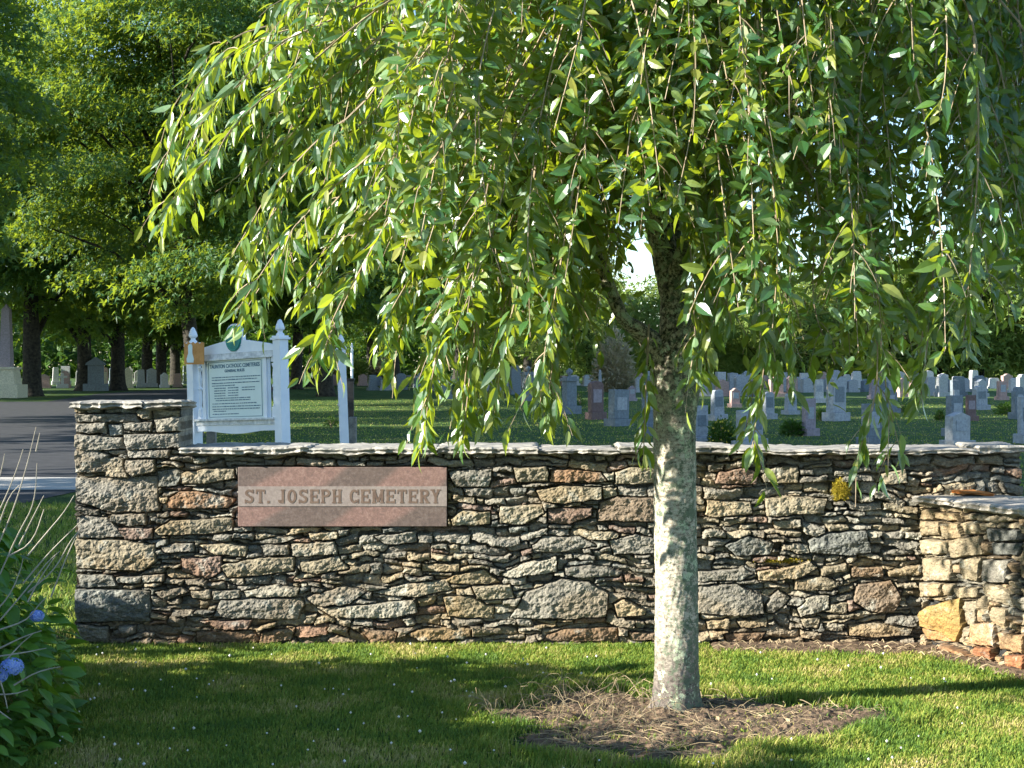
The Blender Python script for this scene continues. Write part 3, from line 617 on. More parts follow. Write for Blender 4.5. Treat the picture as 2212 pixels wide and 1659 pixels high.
M['capw'] = simple_mat('wing_cap', (0.26, 0.235, 0.2), (0.5, 0.45, 0.38), 15, 0.9, 0.6, 0.012)
for i, (a0, a1) in enumerate([(-0.02, 0.30), (0.31, 0.78), (0.79, 1.5)]):
    capstone('capstone', wing, [wq(a0, -0.05), wq(a1, -0.05), wq(a1, 0.48), wq(a0, 0.48)], 0.793, 0.045, 90 + i, M['capw'])
M['rust'] = simple_mat('rusty_shard', (0.4, 0.14, 0.03), (0.55, 0.24, 0.08), 20, 0.9, 0.3)
sh = capstone('stone_shard', None, [wq(0.03, 0.2), wq(0.12, 0.2), wq(0.2, 0.33), wq(0.14, 0.36), wq(0.05, 0.3)], 0.0, 0.02, 95, M['rust'])
sh.location = (WO[0], WO[1], 0.842); tag(sh, 'thin orange brown stone shard lying on top of the right wing wall', 'stone')

# moss clump on the wall
c = P(1817, 1058, WD - 0.02); n = 3500
d = norm(rng.normal(size=(n, 3))); O = c + d * np.array([0.058, 0.04, 0.06]) * (rng.random((n, 1)) ** .4) * (1 + .5 * fbm(d[:, :1] * 3, d[:, 2:] * 3, 7)); O[:, 1] = np.minimum(O[:, 1], WD + 0.02)
o = scatter('moss_clump', [[0, .3, 0], [1, 0, 0], [0, -.3, 0]], [(0, 1, 2)], O, d + rng.normal(0, .5, (n, 3)), rng.normal(size=(n, 3)), rng.uniform(.004, .009, n), M['moss'])
tag(o, 'golden green moss cushion growing on the wall below the coping', 'moss')
c = P(1690, 1212, WD - 0.03); O = c + rng.normal(0, 1, (600, 3)) * [0.05, 0.006, 0.005] + [0, .025, 0]; d = norm(rng.normal(size=(600, 3)))
o = scatter('moss_clump', [[0, .3, 0], [1, 0, 0], [0, -.3, 0]], [(0, 1, 2)], O, d, rng.normal(size=(600, 3)), rng.uniform(.006, .012, 600), M['moss'])
tag(o, 'low olive moss streak in a joint of the wall right of the trunk', 'moss')

# ------------------------------------------------------------------ name plaque with raised slab letters
def granite(name, a, b_, c):
    m = bpy.data.materials.new(name); n, l, bb = nm(m)
    t = noise(n, l, 60, 6, 0.8); r = ramp(n, [(0.35, b_), (0.5, a), (0.65, c)]); l.new(t.outputs[0], r.inputs[0])
    t2 = noise(n, l, 2.6, 4, 0.6, mapping=(1, 1, 0.8)); wv = n.new('ShaderNodeTexWave'); wv.inputs['Scale'].default_value = 0.75; wv.inputs['Distortion'].default_value = 3.0; wv.inputs['Detail'].default_value = 2
    mp = n.new('ShaderNodeMapping'); mp.inputs['Rotation'].default_value = (0, R(-55), 0); g = n.new('ShaderNodeNewGeometry'); l.new(g.outputs['Position'], mp.inputs[0]); l.new(mp.outputs[0], wv.inputs[0])
    r2 = ramp(n, [(0.35, (0.55, 0.62, 0.62)), (0.6, (1.1, 0.98, 0.95))]); l.new(wv.outputs[0], r2.inputs[0])
    l.new(mix(n, l, 0.8, r.outputs[0], r2.outputs[0], 'MULTIPLY'), bb.inputs['Base Color']); bb.inputs['Roughness'].default_value = 0.75; bump(n, l, bb, t.outputs[0], 0.4, 0.004); return m
M['plaque'] = granite('pink_granite', (0.215, 0.135, 0.112), (0.14, 0.098, 0.086), (0.3, 0.215, 0.185))
M['band'] = simple_mat('tooled_band', (0.235, 0.19, 0.17), (0.33, 0.275, 0.245), 60, 0.8, 0.3, 0.003)
M['letter'] = simple_mat('cut_letters', (0.13, 0.085, 0.065), (0.2, 0.14, 0.105), 40, 0.9, 0.3, 0.003)
pw, ph = px1 - px0 - 0.006, pz1 - pz0 - 0.006; pcx, pcz = (px0 + px1) / 2, (pz0 + pz1) / 2
plq = empty('name_plaque', (pcx, WD - 0.03, pcz), 0, 'pink granite name plaque with a pale band and cut letters set in the wall', 'plaque')
b = MB(); b.box((0, 0.03, 0), (pw, 0.06, ph)); b.build('slab', M['plaque'], plq, bevel=0.003)
bt, bb_ = (pz1 - XZ(0, 1049)[1]), (pz1 - XZ(0, 1092)[1]); zc = ph / 2 - (bt + bb_) / 2 + 0.002
b = MB(); b.box((0, 0.0, zc), (pw - 0.002, 0.006, 0.112)); b.build('band', M['band'], plq)
def letters(text, H, wd, st, ser, gap, spacew, total, y0, y1, z0, mat, parent):
    """slab-serif capitals built of strokes"""
    def seg(b, x, a, c, w=st): # stroke a->c in unit letter box
        a = np.array(a, float); c = np.array(c, float); d = c - a; d /= np.hypot(*d); nn = np.array([-d[1], d[0]]) * w / 2
        q = [a + nn, c + nn, c - nn, a - nn]; b.prism([(x + p[0], z0 + p[1]) for p in q][::-1], y0 + rnd.random() * 2e-4, y1)
    def arc(b, x, cx, cz, rx, rz, a0, a1, k=9):
        an = np.radians(np.linspace(a0, a1, k)); 
        o_ = [(x + cx + rx * math.cos(t), z0 + cz + rz * math.sin(t)) for t in an]; i_ = [(x + cx + (rx - st) * math.cos(t), z0 + cz + (rz - st * .9) * math.sin(t)) for t in an]
        for j in range(k - 1): b.prism([o_[j], o_[j + 1], i_[j + 1], i_[j]][::-1], y0 + rnd.random() * 2e-4, y1)
    b = MB(); h = H; s = st / 2; se = ser
    glyph = {}
    W_ = {'M': 1.3, '.': .3, 'J': .8, 'I': .5}
    x = -total / 2
    ww = sum((W_.get(c, 1) * wd + gap) if c != ' ' else spacew for c in text) - gap; sc = total / ww; 
    root_ = parent
    for c in text:
        if c == ' ': x += spacew * sc; continue
        b = MB()
        w = W_.get(c, 1) * wd * sc
        def V(px): seg(b, x, (px, 0), (px, h)); 
        def SR(px, pz): seg(b, x, (px - st * .8, pz), (px + st * .8, pz), se)
        z1 = se / 2; z2 = h - se / 2
        if c == 'T': V(w / 2); seg(b, x, (0, h - s * .9), (w, h - s * .9), st * .8); seg(b, x, (s * .4, h - s), (s * .4, h * .68), se); seg(b, x, (w - s * .4, h - s), (w - s * .4, h * .68), se); SR(w / 2, z1)
        elif c in 'EF': V(s * 1.3); seg(b, x, (0, h - s * .8), (w, h - s * .8), st * .75); seg(b, x, (s, h / 2), (w * .7, h / 2), st * .7); seg(b, x, (w * .7, h * .37), (w * .7, h * .63), se); seg(b, x, (w - se / 2, h), (w - se / 2, h * .7), se); seg(b, x, (0, s * .8), (w, s * .8), st * .75); seg(b, x, (w - se / 2, 0), (w - se / 2, h * .3), se)
        elif c == 'H':
            for q in (s * 1.4, w - s * 1.4): V(q); SR(q, z1); SR(q, z2)
            seg(b, x, (s, h / 2), (w - s, h / 2), st * .75)
        elif c == 'O': arc(b, x, w / 2, h / 2, w / 2, h / 2, 0, 360, 21)
        elif c == 'C': arc(b, x, w / 2, h / 2, w / 2, h / 2, 42, 318, 17); seg(b, x, (w * .93, h * .6), (w * .93, h), se); seg(b, x, (w * .93, 0), (w * .93, h * .3), se)
        elif c == 'S': arc(b, x, w / 2, h * .735, w * .46, h * .265, 20, 265, 13); arc(b, x, w / 2, h * .28, w * .48, h * .28, 90, -160, 13); seg(b, x, (w * .9, h * .72), (w * .9, h), se); seg(b, x, (w * .08, 0), (w * .08, h * .28), se)
        elif c == 'J': V(w * .68); SR(w * .68, z2); arc(b, x, w * .38, h * .24, w * .38, h * .24, 180, 360, 9)
        elif c in 'PR':
            V(s * 1.4); SR(s * 1.4, z1); arc(b, x, w * .55, h * .72, w * .45, h * .28, -90, 90, 11); seg(b, x, (0, h - st * .4), (w * .55, h - st * .4), st * .85); seg(b, x, (s, h * .44 + st * .4), (w * .55, h * .44 + st * .4), st * .85)
            if c == 'R': seg(b, x, (w * .5, h * .46), (w - s * 1.1, s * .5)); SR(w - s, z1)
        elif c == 'M':
            for q in (s * 1.4, w - s * 1.4): V(q); SR(q, z1); SR(q, z2)
            seg(b, x, (s * 1.4, h * .96), (w / 2, h * .1), st * .85); seg(b, x, (w - s * 1.4, h * .96), (w / 2, h * .1), st * .85)
        elif c == 'Y': seg(b, x, (s * 1.2, h - .001), (w / 2, h * .42), st * .9); seg(b, x, (w - s * 1.2, h - .001), (w / 2, h * .42), st * .9); seg(b, x, (w / 2, 0), (w / 2, h * .46)); SR(w / 2, z1); SR(s * 1.1, z2); SR(w - s * 1.1, z2)
        elif c == '.': seg(b, x, (w / 2, 0), (w / 2, st), st)
        b.build('letter', mat, parent); x += w + gap * sc
letters('ST. JOSEPH CEMETERY', 0.078, 0.052, 0.0145, 0.0075, 0.012, 0.034, pw - 0.075, -0.0044, 0.0, zc - 0.039, M['letter'], plq)

# ================================================================== SIGN BOARDS
def finial(b, x, y, z, s=1.0):
    b.lathe([(0.05 * s, 0), (0.052 * s, 0.02 * s), (0.032 * s, 0.04 * s), (0.03 * s, 0.06 * s), (0.056 * s, 0.08 * s), (0.058 * s, 0.1 * s), (0.045 * s, 0.14 * s), (0.024 * s, 0.19 * s), (0.006 * s, 0.205 * s)], (x, y, z), 14)
def sign_board(loc, rz, lean, label, full=True, W_=1.5):
    root = empty('notice_board', loc, rz, label, 'notice board', 'white notice boards behind the wall')
    root.rotation_euler = (0, lean, rz)
    hw = W_ / 2; PW = 0.115
    for s in (-1, 1):
        b = MB(); b.box((s * hw, 0, 0.87), (PW, PW, 1.9)); b.build('post', M['white'], root, bevel=0.004)
        po = root.children[-1]
        b = MB(); b.box((s * hw, 0, 1.832), (PW + .035, PW + .035, 0.022)); b.box((s * hw, 0, 1.852), (PW + .01, PW + .01, 0.02)); finial(b, s * hw, 0, 1.86, .85); b.build('finial', M['white'], po)
    iw_ = hw - PW / 2
    ZR, ZL = 1.69, .965      # top rail, lower rail
    b = MB(); b.box((0, 0, ZR), (2 * iw_, 0.06, 0.05)); b.box((0, -0.012, ZR - .035), (2 * iw_, 0.1, 0.022)); b.build('rail', M['peel'], root)
    b = MB(); b.box((0, 0, ZL), (2 * iw_, 0.07, 0.05)); b.box((0, -0.016, ZL + .036), (2 * iw_, 0.11, 0.022)); b.build('rail', M['peel'], root)
    n = 16; tp = [(-iw_ + 2 * iw_ * i / n, ZL - .027) for i in range(n + 1)]; bt = [(-iw_ + 2 * iw_ * i / n, ZL - .09 - 0.03 * (abs(i / n - .5) < .3) * math.cos((i / n - .5) / .3 * math.pi / 2)) for i in range(n, -1, -1)]
    b = MB(); b.prism(tp + bt, -0.02, 0.02); b.build('apron', M['white'], root)
    mr_, mz = .155, 1.875
    pts = [(-iw_, ZR + .027), (iw_, ZR + .027), (iw_, ZR + .075)]; pts += [(iw_ - (iw_ - mr_) * t, ZR + .075 + 0.085 * t ** .8) for t in (.25, .5, .75, 1)]
    pts += [(mr_ * math.cos(R(a)), mz + mr_ * math.sin(R(a))) for a in range(10, 180, 10)]
    pts += [(-iw_ + (iw_ - mr_) * t, ZR + .075 + 0.085 * t ** .8) for t in (1, .75, .5, .25)] + [(-iw_, ZR + .075)]
    b = MB(); b.prism(pts, -0.02, 0.02); b.build('pediment', M['white'], root)
    an = np.radians(np.arange(0, 360, 12))
    b = MB(); b.prism([(0.13 * math.cos(a), mz - .005 + 0.14 * math.sin(a)) for a in an], -0.035, -0.021); md = b.build('medallion', M['teal'], root)
    b = MB()
    for r0, r1 in ((.118, .112), ):
        for i in range(30):
            a0, a1 = an[i], an[(i + 1) % 30]
            b.prism([(q * math.cos(a_), mz - .005 + 1.08 * q * math.sin(a_)) for q, a_ in ((r0, a0), (r0, a1), (r1, a1), (r1, a0))], -0.039, -0.0345)
    b.build('ring', M['teal_line'], md)
    fw = 0.53; zc_ = (ZR + ZL) / 2; bh = ZR - ZL - .06
    b = MB(); b.box((0.0, 0.0, zc_), (2 * fw + .06, 0.03, bh)); b.build('backing', M['white'], root)
    b = MB(); b.box((0, -0.018, zc_), (.96, 0.006, bh - .03)); pn = b.build('panel', M['panel'], root)
    for q in (-.455, .455): b = MB(); b.box((q, -0.0225, zc_), (0.006, 0.003, bh - .07)); b.build('border', M['ink'], pn)
    for q in (-1, 1): b = MB(); b.box((0, -0.0225, zc_ + q * (bh / 2 - .035)), (.91, 0.003, 0.006)); b.build('border', M['ink'], pn)
    for s in (-1, 1):
        b = MB(); b.box((s * (fw - 0.005), -0.02, zc_), (0.05, 0.035, bh - .004)); b.build('frame', M['white'], root)
    for s in (-1, 1):
        b = MB(); x_ = s * (iw_ - 0.055)
        b.box((x_, 0, ZL + .09), (.045, .045, .13)); b.box((x_, 0, ZR - .06), (.045, .045, .07))
        b.lathe([(.026, 0), (.016, .02), (.014, .04), (.02, .11), (.016, .2), (.024, .215), (.024, .23), (.014, .25), (.02, .33), (.012, .41), (.026, .44), (.026, .46)], (x_, 0, ZL + .155), 10)
        b.build('baluster', M['white'], root)
    if full:
        kz = bh / .86
        for body, size, zt in (('TAUNTON CATHOLIC CEMETERIES', 0.058, zc_ + .232), ('GENERAL RULES', 0.042, zc_ + .185)):
            cu = bpy.data.curves.new('t', 'FONT'); cu.body = body; cu.size = size; cu.align_x = 'CENTER'; cu.extrude = 0.001; cu.offset = .001
            to = bpy.data.objects.new('t', cu); COL.objects.link(to); dg = bpy.context.evaluated_depsgraph_get(); me = bpy.data.meshes.new_from_object(to.evaluated_get(dg)); bpy.data.objects.remove(to)
            xw = max(v.co.x for v in me.vertices) * 2; fx = (0.86 if size > .05 else .34) / xw
            for v in me.vertices: v.co = (v.co.x * fx, -0.0235 - v.co.z, zt + v.co.y)
            me.materials.clear(); me.materials.append(M['ink']); link(bpy.data.objects.new('heading', me), pn)
        rows = [(1.155, -.40, .44), (1.12, -.40, .38), (1.075, -.40, .42), (1.04, -.40, .0)]
        rows += [(1.005 - .035 * i, -.36, -.16) for i in range(4)] + [(1.005 - .035 * i, -.12, .06) for i in range(4)] + [(1.005 - .035 * i, .12, .34) for i in range(2)]
        rows += [(.865, -.36, .26), (.835, -.34, .26), (.79, -.4, .36), (.75, -.4, .43), (.715, -.4, .42), (.685, -.38, -.16), (.645, -.4, .06)]
        for z_, a, e_ in rows:
            b = MB(); x_ = a; e_ *= 1.0; z_ = zc_ + (z_ - 1.0) * .78 + .01
            while x_ < e_:
                w_ = min(rnd.uniform(.02, .07), e_ - x_); b.box((x_ + w_ / 2, -.0235, z_), (w_ - .004, .003, .008 + rnd.uniform(0, .004))); x_ += w_ + .006
            b.build('text_line', M['ink'], pn)
    return root
pl, pr = P(416, 1, 17.0), P(604.5, 1, 16.0)
sc = (pl + pr) / 2; rz = math.atan2(pr[1] - pl[1], pr[0] - pl[0])
sb = sign_board((sc[0] + 0.05, sc[1], 0), rz, R(-2.2), 'white peeling notice board with teal oval medallion and printed rules behind the pillar', W_=float(np.hypot(*(pr - pl)[:2])))
# orange board tied to its left post
ob = empty('orange_placard', tuple(P(420, 787, 16.7)), R(-12), 'orange square placard with a grey bottle shaped figure on the board post', 'placard')
b = MB(); pts = [(-.115, 0), (.115, 0), (.115, .235)] + [(.115 - .23 * i / 9, .225 + .02 * (i % 2)) for i in range(1, 9)] + [(-.115, .24)]
b.prism(pts, -.012, .0); b.build('board', M['orange'], ob)
b = MB(); b.prism([(-.08, .02), (-.005, .02), (.0, .06), (-.018, .12), (-.018, .2), (-.03, .222), (-.055, .222), (-.068, .2), (-.066, .12), (-.086, .06)], -.016, -.0125); b.build('figure', M['panel'], ob)
# weathered stake and dark stones behind the first board
b = MB(); q = P(503, 960, 18.2); b.box((0, 0, .45), (.1, .1, .9)); o = b.build('wooden_stake', M['greywood'], bevel=.006); o.location = (P(457, 0, 17.3)[0], 17.3, 0)
tag(o, 'grey weathered wooden stake under the left side of the notice board', 'stake')
# second board seen edge on
e = P(748, 1, 22.0); 
dv = norm(np.array([e[0] - .35, 22.0])); cc_ = np.array([e[0], 22.0]) + dv * .75
sb2 = sign_board((cc_[0], cc_[1], 0), 0, 0, 'white notice board seen edge on as a single slim post with finial', full=False, W_=1.5)
sb2.rotation_euler = (R(2.2), 0, math.atan2(dv[1], dv[0]) - math.pi)
b = MB(); b.lathe([(.05, 0), (.05, 2.2), (.07, 2.22), (.03, 2.3), (.055, 2.36), (.01, 2.5)], (0, 0, 0), 10); o = b.build('slim_white_post', M['white']); q = P(760, 1, 58.0); o.location = (q[0], 58, 0)
tag(o, 'small distant white post with pointed top right of the edge on board', 'post')
b = MB(); b.box((0, 0, .55), (.11, .16, 1.1)); o = b.build('timber_post', M['greywood'], bevel=.01); q = P(762, 1, 23.6); o.location = (q[0], 23.6, -.3)
tag(o, 'short weathered timber post right beside the edge on board', 'post')
b = MB(); b.box((0, 0, .62), (.2, .12, 1.24)); b.box((0, 0, 1.26), (.24, .16, .05)); o = b.build('dark_pillar', M['black']); q = P(756, 1, 40.0); o.location = (q[0], 40, 0)
tag(o, 'tall narrow dark stone marker just behind the edge on board', 'marker')

# ================================================================== HEADSTONES
GM = {}
def gmat(key):
    if key in GM: return GM[key]
    c = {'grey': (.33, .35, .37), 'pale': (.36, .37, .37), 'dark': (.05, .055, .06), 'brown': (.17, .11, .1), 'pink': (.4, .27, .235), 'mauve': (.3, .25, .27), 'slate': (.17, .2, .22), 'white': (.5, .49, .47), 'cream': (.55, .5, .36)}[key]
    GM[key] = simple_mat(key + '_granite', [q * .75 for q in c], [min(.85, q * 1.25) for q in c], 14, .7, .5, .02, local=True); return GM[key]
def profile(kind, w, h):
    a = w / 2
    if kind == 'flat': return [(-a, 0), (a, 0), (a, h), (-a, h)]
    if kind == 'round': return [(-a, 0), (a, 0)] + [(a * math.cos(t), h - a * .55 + a * .55 * math.sin(t)) for t in np.linspace(0, math.pi, 13)]
    if kind == 'gable': return [(-a, 0), (a, 0), (a, h * .86), (0, h), (-a, h * .86)]
    if kind == 'serp': return [(-a, 0), (a, 0), (a, h * .82)] + [(a * q, h * (.88 + .12 * math.cos(q * math.pi * .9) if abs(q) < .8 else .84)) for q in np.linspace(.95, -.95, 13)] + [(-a, h * .82)]
    if kind == 'shoulder': return [(-a, 0), (a, 0), (a, h * .84), (a * .7, h * .84), (a * .62, h * .95), (a * .3, h), (-a * .3, h), (-a * .62, h * .95), (-a * .7, h * .84), (-a, h * .84)]
    if kind == 'taper': return [(-a, 0), (a, 0), (a * .82, h * .93), (a * .6, h), (-a * .6, h), (-a * .82, h * .93)]
def headstone(u, vb, vt, wpx, kind, col, yaw, label, group=None, thick=None, D=None):
    D = D or GD(vb); px = D / FD; h = CAMH - (vt - HZ) * px; w = wpx * px
    ya = R(yaw); t = thick or min(.34, w * .45)
    wf = w if abs(yaw) < 8 else max(.3, (w - t * abs(math.sin(ya)) * .8) / max(.4, abs(math.cos(ya))))
    wf = min(wf, 1.3)
    root = empty('headstone', ((u - 1106) * px, D, 0), ya, label, 'headstone', group)
    bh = min(.28, h * .2)
    b = MB(); b.box((0, 0, bh / 2 - .02), (wf * 1.25, t + .2, bh + .04), jit=.004); b.build('base', gmat(col), root, bevel=.012)
    if kind == 'obelisk':
        b = MB(); b.box((0, 0, bh + h * .1), (wf * .9, wf * .9, h * .2)); b.build('plinth', gmat(col), root, bevel=.01)
        b = MB(); z0 = bh + h * .2; q = wf * .33
        V = [[-q, -q, z0], [q, -q, z0], [q, q, z0], [-q, q, z0]]; r_ = q * .65; z1 = h * .94; V += [[-r_, -r_, z1], [r_, -r_, z1], [r_, r_, z1], [-r_, r_, z1], [0, 0, h]]
        b.add(V, [(0, 1, 5, 4), (1, 2, 6, 5), (2, 3, 7, 6), (3, 0, 4, 7), (4, 5, 8), (5, 6, 8), (6, 7, 8), (7, 4, 8), (3, 2, 1, 0)]); b.build('shaft', gmat(col), root)
        return root
    if kind == 'urn':
        b = MB(); b.prism(profile('flat', wf * .8, h * .74 - bh), -t / 2, t / 2); o = b.build('die', gmat(col), root, bevel=.01); o.location.z = bh
        b = MB(); b.box((0, 0, h * .77), (wf * .98, t + .12, h * .06)); b.box((0, 0, h * .82), (wf * .8, t + .02, h * .04)); b.build('cornice', gmat(col), root, bevel=.008)
        b = MB(); b.lathe([(.08, 0), (.04, .03), (.05, .06), (.12, .14), (.12, .2), (.06, .24), (.03, .28)], (0, 0, h * .84), 12); b.build('urn', gmat(col), root, smooth=True); return root
    b = MB(); b.prism(profile(kind, wf, h - bh), -t / 2, t / 2); o = b.build('die', gmat(col), root, bevel=.012); o.location.z = bh
    if D < 75:
        root.rotation_euler.y = R(rnd.uniform(-1.3, 1.3)); q = rnd.uniform(.5, .75)
        b = MB(); b.box((0, -t / 2 - .003, bh + (h - bh) * .52), (wf * q, .012, (h - bh) * rnd.uniform(.3, .5))); b.build('name_panel', gmat({'grey': 'slate', 'slate': 'grey', 'brown': 'mauve', 'mauve': 'grey', 'pale': 'grey'}.get(col, 'grey')), root, bevel=.004)
    return root
def cross_stone(u, vb, vt, wpx, col, label, group=None):
    D = GD(vb); px = D / FD; h = CAMH - (vt - HZ) * px; w = wpx * px
    root = empty('headstone', ((u - 1106) * px, D, 0), R(20), label, 'headstone', group)
    b = MB(); b.box((0, 0, .15), (w * 1.2, .4, .34)); b.build('base', gmat(col), root, bevel=.01)
    b = MB(); b.box((0, 0, h / 2 + .15), (.2, .2, h - .3)); b.box((0, 0, h * .75), (w, .19, .18)); b.build('cross', gmat(col), root); return root

HS = [
 (1230, 894, 798, 36, 'urn', 'slate', 38, 'tall slate grey headstone with cornice and urn left of the brown stone'),
 (1287, 906, 823, 33, 'round', 'brown', 30, 'dark brown rounded headstone standing alone left of the trunk'),
 (1336, 920, 841, 44, 'flat', 'slate', 42, 'squat blue grey headstone nearest the trunk on its left'),
 (1141, 866, 791, 32, 'urn', 'slate', 35, 'large shaded urn monument among hanging leaves, right of the black stone'),
 (1112, 852, 789, 26, 'shoulder', 'slate', 35, 'shaded shouldered headstone directly left of the large urn monument'),
 (1086, 848, 794, 20, 'flat', 'grey', 30, 'grey slab headstone at the left end of the shaded monument cluster'),
 (1365, 866, 833, 16, 'serp', 'mauve', 20, 'small mauve headstone just left of the trunk behind leaves'),
 (1296, 850, 797, 10, 'obelisk', 'grey', 10, 'thin grey obelisk rising behind the brown rounded headstone'),
 (1402, 941, 826, 26, 'round', 'slate', 15, 'rounded headstone partly hidden by the left edge of the trunk'),
 (1515, 960, 876, 15, 'flat', 'grey', 25, 'narrow grey headstone peeking out at the right edge of the trunk'),
 (1550, 908, 842, 30, 'taper', 'grey', 30, 'tapered grey headstone right of the trunk with a dark shrub beside it'),
 (1608, 966, 886, 34, 'flat', 'grey', 35, 'low grey headstone behind the flowering plant at the wall top'),
 (1634, 963, 880, 18, 'flat', 'grey', 35, 'pale blue headstone touching the low grey one behind the flowering plant'),
 (1747, 941, 861, 30, 'flat', 'mauve', 30, 'mauve grey upright headstone with leafy plant at its left foot'),
 (1708, 895, 850, 28, 'taper', 'grey', 30, 'mid grey tapered headstone on a base left of the mauve one'),
 (1806, 909, 816, 44, 'flat', 'grey', 42, 'tallest blue grey block headstone right of centre between trunk and frame edge'),
 (1769, 870, 820, 20, 'flat', 'white', 10, 'white headstone half hidden left of the tallest blue grey block'),
 (1883, 962, 872, 46, 'flat', 'slate', 30, 'slate blue headstone behind the dark hanging cherry twig'),
 (1889, 862, 821, 24, 'taper', 'mauve', 20, 'brownish tapered headstone above the slate blue one behind the twig'),
 (1920, 892, 841, 36, 'round', 'slate', 30, 'wide round topped grey headstone right of the hanging twig'),
 (2068, 966, 890, 54, 'gable', 'pale', 28, 'pale headstone with gabled top and sun flecks just above the coping'),
 (2062, 942, 854, 38, 'flat', 'slate', 32, 'flat grey headstone directly behind the pale gabled one'),
 (2097, 909, 853, 18, 'flat', 'brown', 20, 'narrow reddish brown headstone right behind the pale gabled one'),
 (2117, 885, 833, 32, 'shoulder', 'grey', 25, 'shouldered grey headstone on a stepped base right of the brown one'),
 (2064, 900, 821, 20, 'flat', 'slate', 25, 'slim tall grey pillar stone rising above the pair of flat stones'),
 (2164, 864, 823, 22, 'flat', 'pink', 20, 'salmon pink headstone in the sunlit strip near the right edge'),
 (2200, 905, 835, 30, 'shoulder', 'slate', 25, 'shaded shouldered headstone cut by the right edge of the picture'),
 (2214, 957, 856, 26, 'flat', 'grey', 25, 'nearest grey headstone at the far right edge of the picture'),
 (2009, 852, 817, 17, 'flat', 'brown', 15, 'dark brown headstone in the sunlit back row right of centre'),
 (1015, 901, 834, 13, 'flat', 'dark', 25, 'black polished narrow headstone with pale top between hanging leaf strands'),
 (866, 842, 806, 22, 'round', 'slate', 25, 'shaded round headstone at the dark tree edge left of the strands'),
 (962, 862, 812, 26, 'flat', 'slate', 30, 'wide shaded slab headstone left of the black polished one'),
 (1660, 905, 846, 26, 'round', 'grey', 30, 'round topped grey headstone midway between trunk and mauve stone'),
 (1587, 880, 838, 22, 'serp', 'pink', 20, 'small pinkish headstone behind leaves right of the trunk'),
]
for a in HS: headstone(*a)
# monument at far left: obelisk on a high cream pedestal, dark mausoleum-like stone further right
D = 80.0; root = empty('obelisk_monument', (P(14, 1, D)[0], D, 0), 0, 'cream obelisk on a high stepped pedestal at the far left edge', 'monument')
b = MB(); b.box((0, 0, .35), (1.7, 1.7, .7)); b.build('base', gmat('cream'), root, bevel=.03)
b = MB(); V = []; 
for q, z in ((.62, .7), (.52, 1.5)): V += [[-q, -q, z], [q, -q, z], [q, q, z], [-q, q, z]]
b.add(V, [(0, 1, 5, 4), (1, 2, 6, 5), (2, 3, 7, 6), (3, 0, 4, 7), (4, 5, 6, 7), (3, 2, 1, 0)]); b.box((0, 0, 1.55), (1.2, 1.2, .12)); b.build('pedestal', gmat('cream'), root)
b = MB(); V = []
for q, z in ((.3, 1.6), (.2, 4.6)): V += [[-q, -q, z], [q, -q, z], [q, q, z], [-q, q, z]]
V.append([0, 0, 4.9]);  b.add(V, [(0, 1, 5, 4), (1, 2, 6, 5), (2, 3, 7, 6), (3, 0, 4, 7), (4, 5, 8), (5, 6, 8), (6, 7, 8), (7, 4, 8)]); b.build('shaft', gmat('mauve'), root)  # shaft darker than the lit pedestal: its shade is put into the colour
D = 104.0; root = empty('cross_monument', (P(207, 1, D)[0], D, 0), R(10), 'large dark monument with broad block and cap between the left trunks', 'monument')
b = MB(); b.box((0, 0, .25), (1.6, 1.2, .5)); b.build('base', gmat('slate'), root, bevel=.03)
b = MB(); b.box((0, 0, 1.1), (1.0, .8, 1.3)); b.build('die', gmat('slate'), root, bevel=.02)
b = MB(); b.prism([(-.65, 1.75), (.65, 1.75), (.6, 1.9), (0, 2.3), (-.6, 1.9)], -.5, .5); b.build('cap', gmat('slate'), root)

# far rows in the sun, right
kinds = ['flat', 'round', 'serp', 'shoulder', 'gable', 'taper']
KN = {'flat': 'flat topped', 'round': 'round topped', 'serp': 'wavy topped', 'shoulder': 'shouldered', 'gable': 'pointed', 'taper': 'tapered'}
def far_row(D0, u0, u1, gap, cols, label, group, hs, seed, skip=0.1, parts=True):
    r = random.Random(seed); protos = {}; u = u0
    while u < u1:
        c = r.choice(cols); k = r.choice(kinds); wpx = r.uniform(.45, .95) * FD / D0; h = r.uniform(*hs)
        if r.random() > skip:
            D = D0 * r.uniform(.975, 1.03); key = (c, k)
            lab = label[c].replace('headstone', KN[k] + ' headstone')
            if key not in protos:
                h0 = 0.95; vb = HZ + CAMH * FD / D; vt = HZ + (CAMH - h0) * FD / D
                o = headstone(u, vb, vt, .7 * FD / D, k, c, r.uniform(8, 30), lab, group); protos[key] = (o, h0)
            else:
                p, h0 = protos[key]; o = p.copy(); COL.objects.link(o)
                for ch in p.children:
                    q = ch.copy(); COL.objects.link(q); q.parent = o
                o.location = ((u - 1106) * D / FD, D, 0); o.rotation_euler.z = R(r.uniform(5, 32))
            o.scale = (wpx * D / FD / .7, 1, h / h0)
        u += wpx * r.uniform(1.05, 1.0 + gap)
LB = lambda where: {'white': 'small white headstone in ' + where, 'pale': 'small pale grey headstone in ' + where, 'pink': 'small pink granite headstone in ' + where, 'grey': 'small mid grey headstone in ' + where,
                    'mauve': 'small mauve headstone in ' + where, 'slate': 'small slate coloured headstone in ' + where, 'cream': 'small cream headstone in ' + where}
far_row(84, 1530, 2240, .9, ['pale', 'grey', 'pale', 'pink', 'slate'], LB('the nearer sunlit back row at right'), 'headstones in the nearer sunlit back row', (.85, 1.25), 3, .25)
far_row(100, 1380, 2240, .5, ['white', 'pale', 'grey', 'pale', 'pink', 'grey', 'slate'], LB('the middle sunlit back row at right'), 'headstones in the middle sunlit back row', (.8, 1.3), 4, .1)
